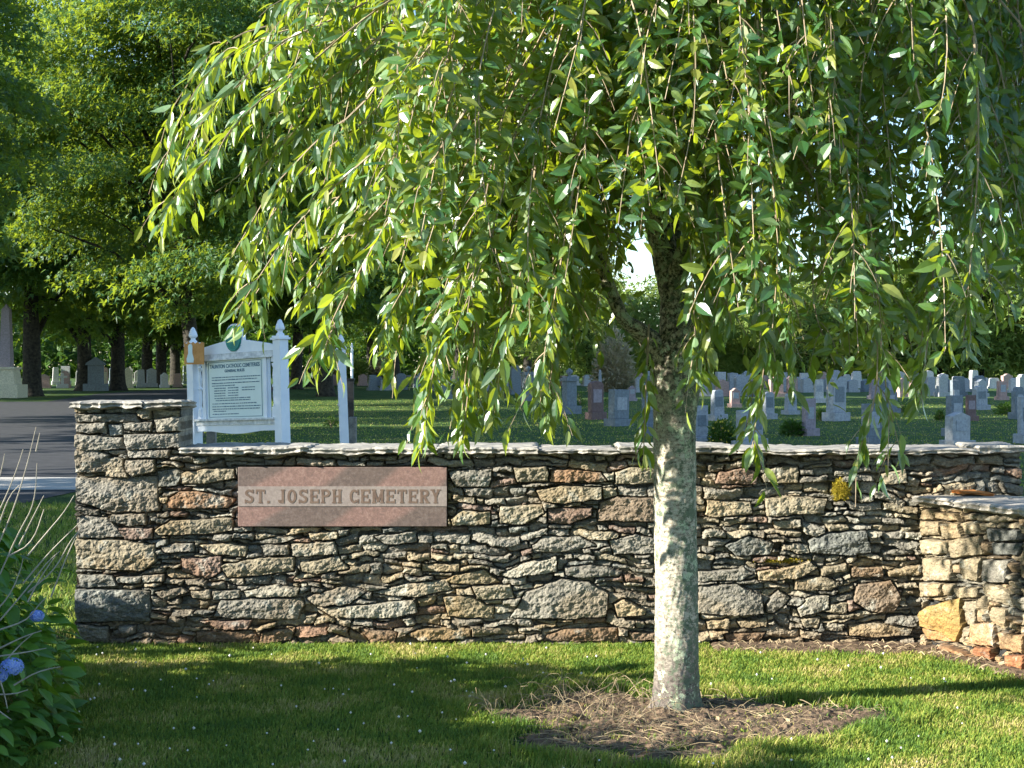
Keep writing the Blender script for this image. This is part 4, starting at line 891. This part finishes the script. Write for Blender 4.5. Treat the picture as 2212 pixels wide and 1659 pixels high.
far_row(118, 1380, 2260, .4, ['white', 'white', 'pale', 'grey', 'pink'], LB('the farthest sunlit back row at right'), 'headstones in the farthest sunlit back row', (.8, 1.4), 5, .1)
far_row(105, 770, 1290, .9, ['grey', 'slate', 'pale'], LB('the distant rows behind the hanging strands'), 'headstones in the distant rows at centre', (.7, 1.2), 6, .2)
far_row(135, 620, 1290, .7, ['white', 'pale', 'pink', 'slate'], LB('the farthest rows at centre under the trees'), 'headstones in the farthest rows at centre', (.8, 1.2), 7, .15)
far_row(122, 95, 400, .8, ['white', 'pink', 'pale', 'cream'], LB('the sunny gap between the left tree trunks'), 'headstones between the left tree trunks', (1.0, 1.7), 8, .15)
far_row(145, 60, 420, .6, ['white', 'pink', 'slate', 'pale'], LB('the back rows beyond the left tree trunks'), 'headstones beyond the left tree trunks', (1.1, 1.8), 9, .1)
for u, l_ in ((905, 'first pale cross left of the hanging strands in the distance'), (135, 'white stone cross in the sunny gap right of the dark trunk')):
    cross_stone(u, 838, 806, 20, 'white' if u < 300 else 'grey', l_)

# low shrubs at the stones
def shrub(name, u, vb, vt, wpx, mat, label, n=500, leaf=.07, flowers=None, D=None, cat='shrub'):
    D = D or GD(vb); px = D / FD; w = wpx * px / 2; h = (vb - vt) * px
    root = empty(name, ((u - 1106) * px, D, 0), 0, label, cat)
    d = norm(rng.normal(size=(n, 3))); d[:, 2] = np.abs(d[:, 2]); rr = rng.random((n, 1)) ** .4
    O = d * rr * [w, w, h * .95]; O *= (1 + .25 * fbm(d[:, :1] * 3 + u, d[:, 1:2] * 3, 3)); O[:, 2] += .03
    scatter('foliage', [[0, 0, 0], [.4, .22, .04], [1, 0, -.1], [.4, -.22, .04]], [(0, 3, 2, 1)], O, d + rng.normal(0, .5, (n, 3)), np.array([0, 0, 1.]) + rng.normal(0, .5, (n, 3)), rng.uniform(.6, 1.3, n) * leaf, mat, root)
    b = MB()
    for i in range(7):
        a = rng.uniform(0, 6.28); q = rng.uniform(.3, .8); b.tube([[0, 0, 0], [w * q * .4 * math.cos(a), w * q * .4 * math.sin(a), h * .4], [w * q * math.cos(a), w * q * math.sin(a), h * .8]], [.012, .008, .004], 4)
    b.build('stems', M['twig'], root)
    if flowers:
        k = 60; d = norm(rng.normal(size=(k, 3))); d[:, 2] = np.abs(d[:, 2]); O = d * [w, w, h * 1.02]
        scatter('blossoms', [[0, 0, 0], [.5, .5, 0], [1, 0, 0], [.5, -.5, 0]], [(0, 3, 2, 1)], O, rng.normal(size=(k, 3)), rng.normal(size=(k, 3)), np.full(k, .05), flowers, root)
    return root
shrub('garden_plant', 1560, 964, 905, 60, M['bush_leaf'], 'leafy plant with yellow blossoms just above the coping right of the trunk', 900, .09, M['yellow'], cat='plant')
shrub('small_shrub', 1254, 870, 835, 26, M['bush_leaf'], 'rounded dark shrub between the urn monument and the brown stone', D=62)
shrub('small_shrub', 1320, 872, 838, 28, M['bush_leaf'], 'rounded dark shrub behind and right of the brown stone', D=60)
shrub('small_shrub', 1538, 906, 874, 22, M['bush_leaf'], 'dark shrub at the left foot of the tapered stone right of the trunk')
shrub('small_shrub', 1712, 941, 912, 44, M['bush_leaf'], 'spreading leafy plant left of the mauve headstone', 500, .12)
shrub('small_shrub', 1772, 908, 884, 26, M['bush_leaf'], 'round dark shrub at the left foot of the tallest blue grey block')
shrub('small_shrub', 2030, 908, 887, 20, M['bush_leaf'], 'small round shrub left of the pale gabled headstone')
shrub('small_shrub', 2175, 896, 871, 52, M['bush_leaf'], 'wide low juniper like bush near the right edge', 900, .1)
shrub('small_shrub', 1948, 890, 868, 30, M['bush_leaf'], 'low dark bush right of the wide round topped stone')
shrub('small_shrub', 716, 893, 872, 30, M['bush_leaf'], 'little leafy plant left of the edge on board post', 160, .09, D=40)

# ================================================================== BACKGROUND TREES
def crown_data(h, Rr, cb, nspray, per, leaf, seed, flat=.13, droop=.35):
    r = np.random.default_rng(seed)
    n = nspray; d = norm(r.normal(size=(n, 3))); rad = r.random((n, 1)) ** .38
    c = d * rad; cz = (h + cb) / 2; rh = (h - cb) / 2
    prof = 1 - .25 * np.clip(c[:, 2:3], 0, 1)
    C = np.concatenate([c[:, :2] * Rr * prof, cz + c[:, 2:3] * rh], 1)
    out = C.copy(); out[:, 2] = 0; out = norm(out)
    sr = r.uniform(.7, 1.35, n) * Rr * .2
    a = r.uniform(0, 2 * np.pi, (n, per)); q = r.random((n, per)) ** .55
    px = q * np.cos(a); py = q * np.sin(a)
    side = np.stack([-out[:, 1], out[:, 0], 0 * out[:, 0]], 1)
    L = (sr[:, None, None] * 1.35) * px[..., None] * out[:, None] + sr[:, None, None] * py[..., None] * side[:, None]
    z = -droop * sr[:, None] * (px + q ** 2) + r.normal(0, flat, (n, per)) * sr[:, None]
    L[..., 2] += z
    O = (C[:, None] + L).reshape(-1, 3)
    X = norm((out[:, None] * .8 + r.normal(0, .6, (n, per, 3)) + np.array([0, 0, -.45]))).reshape(-1, 3)
    N = norm(np.array([-.45, -.28, .6]) + np.repeat(out, per, 0) * .35 + r.normal(0, .6, (n * per, 3)))
    Sc = r.uniform(.65, 1.3, n * per) * leaf
    return C, O, X, N, Sc
def maple(x, y, h, Rr, cb, tr, nspray, per, leaf, seed, label, group, mat='maple_leaf', lean=(0, 0), bark='bark_dark', name='maple_tree', flat=.13):
    root = empty(name, (x, y, 0), 0, label, 'tree', group)
    C, O, X, N, Sc = crown_data(h, Rr, cb, nspray, per, leaf, seed, flat)
    scatter('crown', MAPLE_V, MAPLE_F, O, X, N, Sc, M[mat], root)
    r = np.random.default_rng(seed + 1)
    b = MB(); zs_ = np.array([-.1, .15, .5, 1.2, cb * .8, cb + 1.2, h * .6, h * .85]); rr = np.array([1.55, 1.25, 1.05, .95, .9, .75, .4, .12]) * tr
    pts = np.stack([lean[0] * zs_ / h + .06 * tr * np.sin(zs_), lean[1] * zs_ / h, zs_], 1); b.tube(pts, rr, 12); b.build('trunk', M[bark], root, smooth=True)
    b = MB(); top = pts[5]
    for i in range(26):
        t = C[r.integers(len(C))]; z0 = r.uniform(cb * .75, h * .6); s = np.array([lean[0] * z0 / h, lean[1] * z0 / h, z0])
        if t[2] < z0: t = t + [0, 0, (z0 - t[2]) * 1.1]
        m_ = (s + t) / 2 + [0, 0, .1 * np.linalg.norm(t - s)]; k = tr * r.uniform(.2, .42); b.tube([s, (s + m_) / 2 + [0, 0, .1], m_, t], [k, k * .8, k * .5, k * .12], 6)
    b.build('branches', M[bark], root, smooth=True); return root
def copytree(src, x, y, rz, sc, label):
    o = src.copy(); COL.objects.link(o); o.location = (x, y, 0); o.rotation_euler.z = rz; o.scale = (sc, sc, sc); o['label'] = label
    for ch in src.children:
        q = ch.copy(); COL.objects.link(q); q.parent = o
    return o
ux = lambda u, D: (u - 1106) * D / FD
G1 = 'large maples along the cemetery road'
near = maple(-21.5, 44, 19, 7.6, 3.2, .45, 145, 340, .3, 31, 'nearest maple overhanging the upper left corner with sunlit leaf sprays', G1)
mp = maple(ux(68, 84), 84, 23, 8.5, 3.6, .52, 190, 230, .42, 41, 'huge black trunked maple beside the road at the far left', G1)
copytree(mp, ux(182, 104), 104, 1.3, 1.0, 'maple with sunlit pale left flank right of the black trunk')
copytree(mp, ux(255, 106), 106, 2.6, .98, 'dark trunked maple right behind the broad dark monument')
copytree(mp, ux(318, 128), 128, 3.9, .95, 'maple with pale trunk left of a close pair near the notice board')
copytree(mp, ux(348, 134), 134, 4.8, .95, 'maple trunk in the middle of the distant group left of the notice board')
copytree(mp, ux(378, 142), 142, 5.5, .98, 'dark maple trunk just left of the notice board post')
mid = maple(ux(428, 62), 62, 20, 8.6, 4.0, .33, 190, 500, .26, 51, 'slender maple with sun striped trunk rising behind the notice board', G1, lean=(-2.2, 0))
copytree(mid, ux(640, 112), 112, 2.0, 1.25, 'maple with thick dark trunk right of the notice board')
copytree(mid, ux(704, 84), 84, 5.0, 1.25, 'dark maple trunk just right of the pair beyond the notice board')
copytree(mid, ux(852, 125), 125, 1.1, 1.6, 'dark maple rising between the slim posts and the hanging strands')
copytree(mid, ux(668, 128), 128, 3.1, 1.2, 'second dark maple right of the notice board, slightly farther')
copytree(mid, ux(700, 150), 150, 4.0, 1.25, 'dark maple at the far end of the shaded row left of the strands')
copytree(mp, ux(800, 175), 175, .6, 1.0, 'farthest maple behind the hanging strands')
copytree(mp, ux(990, 215), 215, 2.0, 1.35, 'dark background maple in the middle behind the cherry crown')
copytree(mp, ux(1140, 215), 215, 3.3, 1.25, 'dark background maple above the shaded urn monument')
# trees outside the picture on the left whose long shade crosses the lawn
cast = maple(-15.5, 16.5, 20, 6.4, 4.6, .4, 250, 75, .5, 61, 'maple out of view beside the entrance shading the notice board', 'shade trees out of view on the left', flat=.5)
for i, (x, y, s, l_) in enumerate([(-19.5, 29.5, 1.18, 'maple out of view, second from the entrance'), (-17.5, 11.0, .85, 'smaller maple out of view nearest the stone pillar'), (-47, 72, 1.35, 'maple out of view left of the cream obelisk'), (-52, 92, 1.5, 'maple out of view left of the black trunked maple'), (-60, 118, 1.6, 'farthest maple out of view on the left')]):
    copytree(cast, x, y, i * 1.7, s, l_)
# far trees at right
G2 = 'far trees behind the cemetery at right'
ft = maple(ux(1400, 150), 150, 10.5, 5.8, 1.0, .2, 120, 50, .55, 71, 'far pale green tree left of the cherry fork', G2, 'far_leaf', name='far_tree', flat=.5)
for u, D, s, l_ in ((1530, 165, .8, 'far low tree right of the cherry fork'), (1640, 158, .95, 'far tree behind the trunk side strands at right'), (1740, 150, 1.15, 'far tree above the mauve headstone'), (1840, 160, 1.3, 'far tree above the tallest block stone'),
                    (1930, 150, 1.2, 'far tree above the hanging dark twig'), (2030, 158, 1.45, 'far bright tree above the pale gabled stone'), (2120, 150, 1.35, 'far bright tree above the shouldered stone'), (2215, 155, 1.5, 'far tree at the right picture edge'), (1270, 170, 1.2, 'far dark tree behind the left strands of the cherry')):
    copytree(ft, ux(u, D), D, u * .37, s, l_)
pb = shrub('smoke_bush', 1326, 858, 722, 96, M['pale_leaf'], 'pale buff feathery bush in the distance left of the trunk', 2600, .35, D=100, cat='bush')
for u, m_, l_ in ((770, 'far_leaf', 'bright green distant bush right of the edge on board'), (830, 'pale_leaf', 'pale buff distant bush left of the hanging strands'), (715, 'pale_leaf', 'small pale distant bush left of the edge on board'), (400, 'far_leaf', 'bright distant bush behind the notice board left post')):
    shrub('distant_bush', u, 832, 772, 64, M[m_], l_, 1500, .4, D=150, cat='bush')
# far wood closing the horizon
n = 60000; a = rng.uniform(-.5, .5, n); D_ = rng.uniform(230, 290, n); x = a * D_
top = 13 + 5 * fbm(x * .06, D_ * .02, 5) - 5.5 * sstep(0.02, .1, a); z = top * rng.random(n) ** .8
O = np.stack([x, D_, z], 1)
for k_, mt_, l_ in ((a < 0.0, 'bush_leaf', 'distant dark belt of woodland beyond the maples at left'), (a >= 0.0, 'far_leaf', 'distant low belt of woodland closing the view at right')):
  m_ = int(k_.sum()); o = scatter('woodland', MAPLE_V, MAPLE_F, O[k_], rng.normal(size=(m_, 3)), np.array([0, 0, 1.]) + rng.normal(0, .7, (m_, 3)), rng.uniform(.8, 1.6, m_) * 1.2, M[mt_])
  tag(o, l_, 'woodland', kind='stuff')

# ================================================================== WEEPING CHERRY
TX, TY = 0.742, 6.97
cherry = empty('weeping_cherry', (0, 0, 0), 0, 'weeping cherry with pale lichened trunk and drooping leafy branches in front of the wall', 'tree')
nz, na = 420, 120
zt = np.linspace(-0.03, 1.75, nz); an = np.linspace(0, 2 * np.pi, na, endpoint=False)
A, Zt = np.meshgrid(an, zt, indexing='ij'); A = A.T; Zt = Zt.T
cx_ = TX + 0.004 * np.sin(Zt * 4) - 0.0 * Zt + .02 * sstep(1.45, 1.75, Zt); cy_ = TY + 0.0 * Zt
rad = 0.0955 + 0.035 * np.exp(-(Zt + .03) / .05) * (1 + .7 * np.sin(A * 4 + 1)) + .008 * np.exp(-Zt / .2) + .008 * np.exp(-((Zt - .35) / .2) ** 2) * 0 + .016 * sstep(1.30, 1.5, Zt) - .03 * sstep(1.6, 1.75, Zt)
ca, sa = np.cos(A), np.sin(A)
def cyl(f, fz, seed, oc=4): return (fbm(ca * f + 9, Zt * fz + sa * f, seed, oc) + fbm(sa * f + 5, Zt * fz - ca * f, seed + 9, oc)) * .5
rad = rad + .005 * cyl(1.5, 4, 3) + .0015 * cyl(6, 45, 6) + .003 * cyl(7, 18, 16, 5) + .0035 * np.maximum(0, cyl(8, 22, 12)) * 2
rough = sstep(1.32, 1.5, Zt); rad = rad + rough * .022 * cyl(5, 16, 15, 5)
V = np.stack([cx_ + rad * ca, cy_ + rad * sa, Zt], -1).reshape(-1, 3)
i = np.arange(nz * na).reshape(nz, na); j = np.roll(i, -1, 1)
F = np.stack([i[:-1], j[:-1], j[1:], i[1:]], -1).reshape(-1, 4)
mesh('trunk', V, [F], M['cherry_bark'], cherry, smooth=True)
limbs = MB(); top = np.array([TX + .02, TY, 1.68])
def rtube(b, pts, rads, n=14, amp=.12):
    pts = np.array(pts, float); t = np.linspace(0, 1, len(pts)); tt = np.linspace(0, 1, len(pts) * 9)
    # smooth resample (Catmull style through cubic fit per axis)
    q = np.stack([np.interp(tt, t, pts[:, k_]) for k_ in range(3)], 1)
    for _ in range(5): q[1:-1] = (q[:-2] + 2 * q[1:-1] + q[2:]) / 4
    rr = np.interp(tt, t, rads) * (1 + amp * fbm(tt * 14, tt * 3, int(pts[0][0] * 100) % 40, 4)); b.tube(q, rr, n)
rtube(limbs, [top + [0, 0, -.12], P(1462, 700, 7.0), P(1458, 640, 7.02), P(1440, 560, 7.02), P(1418, 480, 7.0), P(1425, 380, 7.0), P(1450, 200, 7.0), P(1470, 60, 7.0), P(1470, -60, 7.0)], [.1, .078, .068, .062, .058, .05, .045, .04, .035])
rtube(limbs, [P(1435, 770, 6.98), P(1390, 720, 6.95), P(1345, 690, 6.9), P(1290, 560, 6.9), P(1210, 380, 6.9), P(1120, 160, 6.9), P(1000, 0, 6.9)], [.07, .04, .03, .03, .03, .026, .02])
rtube(limbs, [P(1470, 760, 7.0), P(1510, 700, 7.1), P(1580, 610, 7.2), P(1680, 430, 7.3), P(1780, 200, 7.3), P(1880, 0, 7.3)], [.075, .055, .042, .036, .03, .024])
rtube(limbs, [P(1425, 500, 7.0), P(1400, 400, 6.8), P(1360, 200, 6.6), P(1300, 0, 6.4)], [.05, .035, .03, .02])
rtube(limbs, [P(1450, 620, 7.0), P(1500, 480, 6.85), P(1560, 260, 6.6), P(1600, 40, 6.4)], [.05, .035, .03, .02])
rtube(limbs, [P(1440, 560, 7.0), P(1480, 420, 7.3), P(1550, 200, 7.6), P(1680, 0, 7.9)], [.05, .035, .03, .02])
limbs.build('limbs', M['cherry_bark'], cherry, smooth=True)

ENV = np.array([(330, 500), (400, 470), (480, 460), (515, 690), (560, 620), (630, 640), (690, 790), (740, 690), (830, 770), (880, 830), (912, 960), (950, 800), (1000, 950), (1030, 840), (1060, 890), (1110, 770), (1180, 905), (1230, 760), (1300, 690), (1340, 800), (1392, 975), (1420, 560), (1470, 600), (1505, 830), (1540, 720), (1580, 800), (1622, 985), (1660, 800), (1700, 860), (1760, 800), (1800, 860), (1850, 1090), (1880, 940), (1945, 975), (1990, 870), (2050, 800), (2100, 770), (2160, 700), (2230, 600), (2330, 560)])
ENV2 = np.array([(330, 430), (520, 500), (690, 620), (830, 720), (1000, 790), (1200, 770), (1330, 700), (1390, 540), (1500, 540), (1560, 680), (1700, 800), (1900, 850), (2050, 800), (2230, 700), (2340, 680)])
GUIDE = [[(900,-60),(780,0),(700,45),(560,80),(505,115),(450,150),(400,230),(370,300),(345,400)],[(860,-20),(760,60),(640,150),(540,230),(470,320),(400,400),(350,505)],[(800,0),(700,50),(600,95),(540,170),(480,210),(430,290),(400,350)],
 [(860,60),(760,170),(690,220),(620,300),(560,370),(480,445)],[(900,100),(800,260),(730,300),(650,370),(600,440),(560,520),(515,600)],[(960,120),(860,280),(750,380),(680,450),(620,540),(560,620),(510,705)],
 [(980,200),(880,350),(800,450),(740,520),(690,600),(640,660)],[(1000,250),(900,420),(820,520),(760,620),(720,700),(690,800)],[(1040,300),(960,480),(900,600),(850,700),(830,780)],[(1080,300),(1010,500),(960,700),(920,850),(910,970)],
 [(1100,350),(1050,560),(1020,760),(1000,950)],[(1150,350),(1110,600),(1080,780),(1060,900)],[(1250,400),(1220,650),(1190,800),(1180,915)],[(1402,700),(1395,840),(1390,985)],[(1440,200),(1475,240),(1478,350),(1490,500),(1500,700),(1507,830)],
 [(1800,60),(1720,100),(1650,240),(1600,400),(1570,550),(1540,700),(1510,800)],[(1770,-40),(1780,100),(1785,250),(1790,400),(1795,520)],[(1640,540),(1665,700),(1640,860),(1622,985)],[(1600,560),(1660,640),(1700,760),(1712,850)],
 [(1870,500),(1900,760),(1890,880),(1850,980),(1848,1095)],[(1900,700),(1915,860),(1945,975)],[(2020,500),(2010,700),(1985,880)],[(2100,60),(2110,300),(2108,560),(2085,760)],[(2060,-60),(2110,0),(2160,130),(2190,300),(2215,500)],
 [(2160,0),(2230,80),(2290,250)],[(1250,-40),(1240,60),(1200,180),(1190,260)],[(700,-40),(640,10),(590,60),(560,100)],[(1560,300),(1545,460),(1560,600),(1580,700)]]
GD0 = [6.6, 6.4, 6.8, 6.5, 6.3, 6.2, 6.5, 6.2, 6.3, 6.1, 6.2, 6.3, 6.2, 6.6, 6.0, 5.9, 6.0, 6.0, 6.1, 5.9, 6.0, 6.2, 6.0, 5.8, 5.8, 5.8, 6.5, 5.9]
strands = []
def resample(p, step=.022):
    p = np.array(p, float)
    for _ in range(3):   # chaikin smoothing
        q = np.empty((2 * (len(p) - 1) + 2, 3)); q[0] = p[0]; q[-1] = p[-1]; q[1:-1:2] = .75 * p[:-1] + .25 * p[1:]; q[2:-1:2] = .25 * p[:-1] + .75 * p[1:]; p = q
    d = np.concatenate([[0], np.cumsum(np.linalg.norm(np.diff(p, axis=0), axis=1))]); n_ = max(4, int(d[-1] / step)); t = np.linspace(0, d[-1], n_)
    return np.stack([np.interp(t, d, p[:, k_]) for k_ in range(3)], 1)
r = np.random.default_rng(2024)
for gi, (gpts, d0) in enumerate(zip(GUIDE, GD0)):
    reps = 3 if gi < 8 else 4 if gi < 13 else (1 if gi in (13, 18, 19, 20) else 2)
    for q in range(reps):
        ju = r.normal(0, 1.0, 2) * (14 if q else 0); dd = r.normal(0, .28) if q else 0; cut = r.uniform(0, .25) if q else 0
        m_ = len(gpts); e = int(m_ * cut * .5)
        pp = [P(u + ju[0] + r.normal(0, 6 if q else 0), v + ju[1] * .7 - (r.uniform(0, 55) * (i_ / m_) if q else 0), d0 + dd + .04 * i_) for i_, (u, v) in enumerate(gpts)]
        strands.append((resample(pp), 1.0, False, .5 if gi in (19, 20) else 1.))
def dens(u, v):
    """how much foliage the photograph has here, 0..1"""
    if u < 560: return 0
    if u < 830: return .22 if v < 300 else .05
    d = 1.0
    if 1340 < u < 1570 and 520 < v < 820: d = .3
    if 1560 < u < 2080 and 540 < v < 780: d = .6
    if 1930 < u < 2060 and 530 < v < 640: d = .1
    if u > 1560: d = min(d, .9)
    if u > 2060 and v < 120: d = .7
    return d
cnt = 0; tries = 0
while cnt < 450 and tries < 6000:
    tries += 1
    u = r.uniform(560, 2380); ev = np.interp(u, ENV2[:, 0], ENV2[:, 1]); v = ev - 25 - (ev + 60) * r.random() ** 1.25 * .95
    if r.random() > dens(u, v): continue
    dx = (u - 1106) * 7 / FD - TX; half = math.sqrt(max(.1, 2.2 ** 2 - dx * dx)) * .75
    D = np.clip(7 + (r.uniform(-1, 1) - .25) * half, 5.4, 8.55) ; tip = P(u, v, D)
    if v > 640 and 1340 < u < 1580 and D < 7: continue
    L = r.uniform(.7, 1.9)
    cen = np.array([TX, TY]); off = tip[:2] - cen; rd = np.hypot(*off)
    slope = .75 if off[0] < 0 else .28
    p2 = tip; back = off * min(1, slope * L / max(rd, .3) * .8); back = back + np.append(r.normal(0, .16, 2), [])[:2]
    p1 = np.array([tip[0] - back[0] * .35, tip[1] - back[1] * .35, tip[2] + L * .6]); p0 = np.array([tip[0] - back[0], tip[1] - back[1], tip[2] + L])
    if p0[2] > 3.9: p0[2] = 3.9; p1[2] = min(p1[2], 3.7)
    pm = (p0 + p1) / 2 + r.normal(0, .03, 3); pn_ = (p1 + p2) / 2 + r.normal(0, .03, 3)
    strands.append((resample([p0, pm, p1, pn_, p2]), .85, True, 1.)); cnt += 1
# arching parent branches over the top of the frame
twb = MB(); LO = []; LX = []; LN = []; LS = []; LW = []
def leaf_at(p, T, scale, k, out, fill=False):
    s = norm(np.cross(T, r.normal(size=3))); a = r.uniform(.35, .8)
    X_ = norm(T * (.2 if fill else .5) + s * (a * 1.25 if fill else a) + np.array([0, 0, -.25 if fill else -.6]) + r.normal(0, .3 if fill else .12, 3)); LW.append(r.uniform(.9, 1.3) if fill else r.uniform(.7, 1.05))
    N_ = np.array([0, -.25, .55]) + out * .35 + r.normal(0, .5, 3)
    LO.append(p + s * .006 + X_ * .012); LX.append(X_); LN.append(N_); LS.append(scale * r.uniform(.5, 1.12) * .103)
for pts, sc_, fl_, dn_ in strands:
    n_ = len(pts); T = norm(np.gradient(pts, axis=0)); m_ = max(2, n_ // 4)
    ii = np.unique(np.linspace(0, n_ - 1, m_).astype(int)); twb.tube(pts[ii], np.linspace(.0052, .0016, len(ii)), 4, cap=False)
    ang = 0
    for q in range(2, n_):
        f = q / n_
        if r.random() < .93 * dn_:
            o_ = pts[q].copy() - [TX, TY, 0]; o_[2] = 0; o_ = norm(o_)
            leaf_at(pts[q], T[q], sc_ * (1 if f < .93 else .8), q, o_, fl_)
            if r.random() < .35 * dn_: leaf_at(pts[q], T[q], sc_ * .9, q, o_, fl_)
        if r.random() < .13 and f < .9:       # short side shoot
            s = norm(norm(np.cross(T[q], r.normal(size=3))) * .8 + T[q] * .5); ln = r.uniform(.06, .2); t = np.linspace(0, 1, 5)[:, None]
            sp = pts[q] + s * ln * t + np.array([0, 0, -1]) * ln * .7 * t ** 2; twb.tube(sp, np.linspace(.0025, .001, 5), 3, cap=False)
            for w_ in range(int(ln / .024)):
                a_ = (w_ + .8) / (ln / .024); k_ = min(4, a_ * 4); pp = sp[int(k_)] * (1 - k_ % 1) + sp[min(4, int(k_) + 1)] * (k_ % 1)
                leaf_at(pp, norm(s + np.array([0, 0, -1.2 * a_])), sc_ * .95, w_, norm(np.array([s[0], s[1], 0])), fl_)
twb.build('twigs', M['twig'], cherry)
LO, LX, LN, LS = map(np.array, (LO, LX, LN, LS))
print('cherry leaves', len(LO))
tv, tf = cherry_leaf(.2, .055)
k = 3; 
scatter('crown', tv, tf, LO, LX, LN, LS, M['cherry_leaf'], cherry, bend=r.uniform(.02, .35, len(LO)), wsc=np.array(LW))

# ================================================================== HYDRANGEA
def hydrangea(x, y, Rr, h, n, label, leaf=.13, seed=1, flowers=(), stems=()):
    r = np.random.default_rng(seed); root = empty('hydrangea', (x, y, 0), 0, label, 'shrub', 'hydrangeas at left')
    d = norm(r.normal(size=(n, 3))); d[:, 2] = np.abs(d[:, 2]); rr = .55 + .45 * r.random((n, 1)) ** .5
    O = d * rr * [Rr, Rr, h]; O *= 1 + .22 * fbm(d[:, :1] * 2.5 + seed, d[:, 1:2] * 2.5 + d[:, 2:] * 2, seed)
    X_ = norm(d * [1, 1, .2] + r.normal(0, .45, (n, 3)) + [0, 0, -.25]); N_ = norm(d * .6 + [0, 0, .8] + r.normal(0, .3, (n, 3)))
    tv, tf = cherry_leaf(.34, .06); scatter('foliage', tv, tf, O, X_, N_, r.uniform(.6, 1.2, n) * leaf, M['hyd_leaf'], root, bend=r.uniform(.05, .3, n))
    b = MB()
    for i in range(26):
        a = r.uniform(0, 6.28); q = r.uniform(.3, .85); b.tube([[.1 * math.cos(a), .1 * math.sin(a), 0], [Rr * q * .6 * math.cos(a), Rr * q * .6 * math.sin(a), h * .5], [Rr * q * math.cos(a), Rr * q * math.sin(a), h * r.uniform(.7, .95)]], [.007, .005, .003], 5)
    b.build('stems', M['twig'], root)
    for c, s in flowers:
        c = np.array(c) - [x, y, 0]; k = 130; d = norm(r.normal(size=(k, 3))); O = c + d * [s, s, s * .75]; T = []; 
        V = []; 
        for q in range(4):
            a = q * math.pi / 2; V += [[0, 0, 0], [.5 * math.cos(a - .5), .5 * math.sin(a - .5), .08], [.85 * math.cos(a), .85 * math.sin(a), .12], [.5 * math.cos(a + .5), .5 * math.sin(a + .5), .08]]
        F_ = [(4 * q, 4 * q + 1, 4 * q + 2, 4 * q + 3) for q in range(4)]
        scatter('flower_head', V, F_, O, np.cross(d, r.normal(size=(k, 3))), d, np.full(k, .012), M['petal'], root)
    if stems:
        for st in stems:
            b = MB(); pts = np.array([P(u, v, D_) for u, v, D_ in st]) - [x, y, 0]; q = resample(pts, .03); b.tube(q, np.linspace(.0036, .0016, len(q)), 5)
            b.build('bare_stem', M['pale_stem'], root)
    return root
M['pale_stem'] = simple_mat('pale_stem', (0.3, 0.26, 0.2), (0.48, 0.43, 0.34), 20, 0.8, 0)
ST = [[(-10,1190,6.2),(30,1100,6.2),(60,1000,6.2),(78,922,6.2)],[(-30,1160,6.2),(10,1080,6.2),(38,1010,6.2),(50,970,6.2)],[(78,975,6.2),(86,935,6.2)],[(0,1240,6.1),(40,1150,6.1),(75,1090,6.1),(80,1000,6.1)],[(-10,1060,6.3),(5,1010,6.3),(10,980,6.3)],[(-5,1140,6.2),(20,1070,6.2),(42,1048,6.2)],
 [(40,1180,6.2),(70,1120,6.2),(95,1070,6.2)],[(20,1200,6.1),(70,1175,6.1),(95,1100,6.1)],[(60,1200,6.0),(110,1140,6.0),(140,1105,6.0),(160,1070,6.0)],[(50,1260,6.0),(100,1200,6.0),(150,1150,6.0),(182,1120,6.0)],[(60,1280,6.0),(120,1230,6.0),(150,1170,6.0),(180,1135,6.0)],
 [(0,1340,5.9),(60,1270,5.9),(100,1215,5.9),(130,1190,5.9)],[(-20,1330,5.9),(20,1290,5.9),(45,1230,5.9),(50,1205,5.9)],[(-20,1420,5.8),(50,1410,5.8),(100,1400,5.8)],[(0,1400,5.8),(50,1375,5.8),(90,1362,5.8)],[(30,1480,5.8),(80,1450,5.8),(130,1440,5.8)],[(0,1360,5.8),(60,1340,5.8),(80,1310,5.8),(100,1290,5.8)],
 [(0,1470,5.7),(10,1500,5.7),(16,1530,5.7)],[(-10,1500,5.7),(30,1500,5.7),(60,1490,5.7)],[(60,1300,5.9),(85,1250,5.9),(120,1200,5.9)],[(110,1290,6.0),(140,1210,6.0),(178,1130,6.0)],[(10,1430,5.8),(45,1390,5.8),(70,1370,5.8)],[(-10,1530,5.7),(25,1555,5.7)]]
hydrangea(-2.68, 6.35, .82, 1.15, 3000, 'hydrangea with bare pale twigs and blue flower heads at the left edge', .1, 3,
          [(P(26, 1440, 5.75), .042), (P(80, 1330, 6.0), .026), (P(-2, 1460, 5.8), .03)], ST)
M['petal_w'] = M['clover']
hydrangea(-4.1, 6.1, 1.2, 1.95, 4500, 'tall hydrangea out of view on the left', .16, 5)
hydrangea(-4.0, 4.7, 1.3, 2.15, 5000, 'second tall hydrangea out of view on the left', .16, 6)
hydrangea(-3.9, 3.4, 1.2, 2.0, 4000, 'fourth hydrangea out of view nearest the viewer', .16, 8)
hydrangea(-4.7, 7.7, .8, 1.45, 900, 'third hydrangea out of view nearest the pillar', .16, 7)
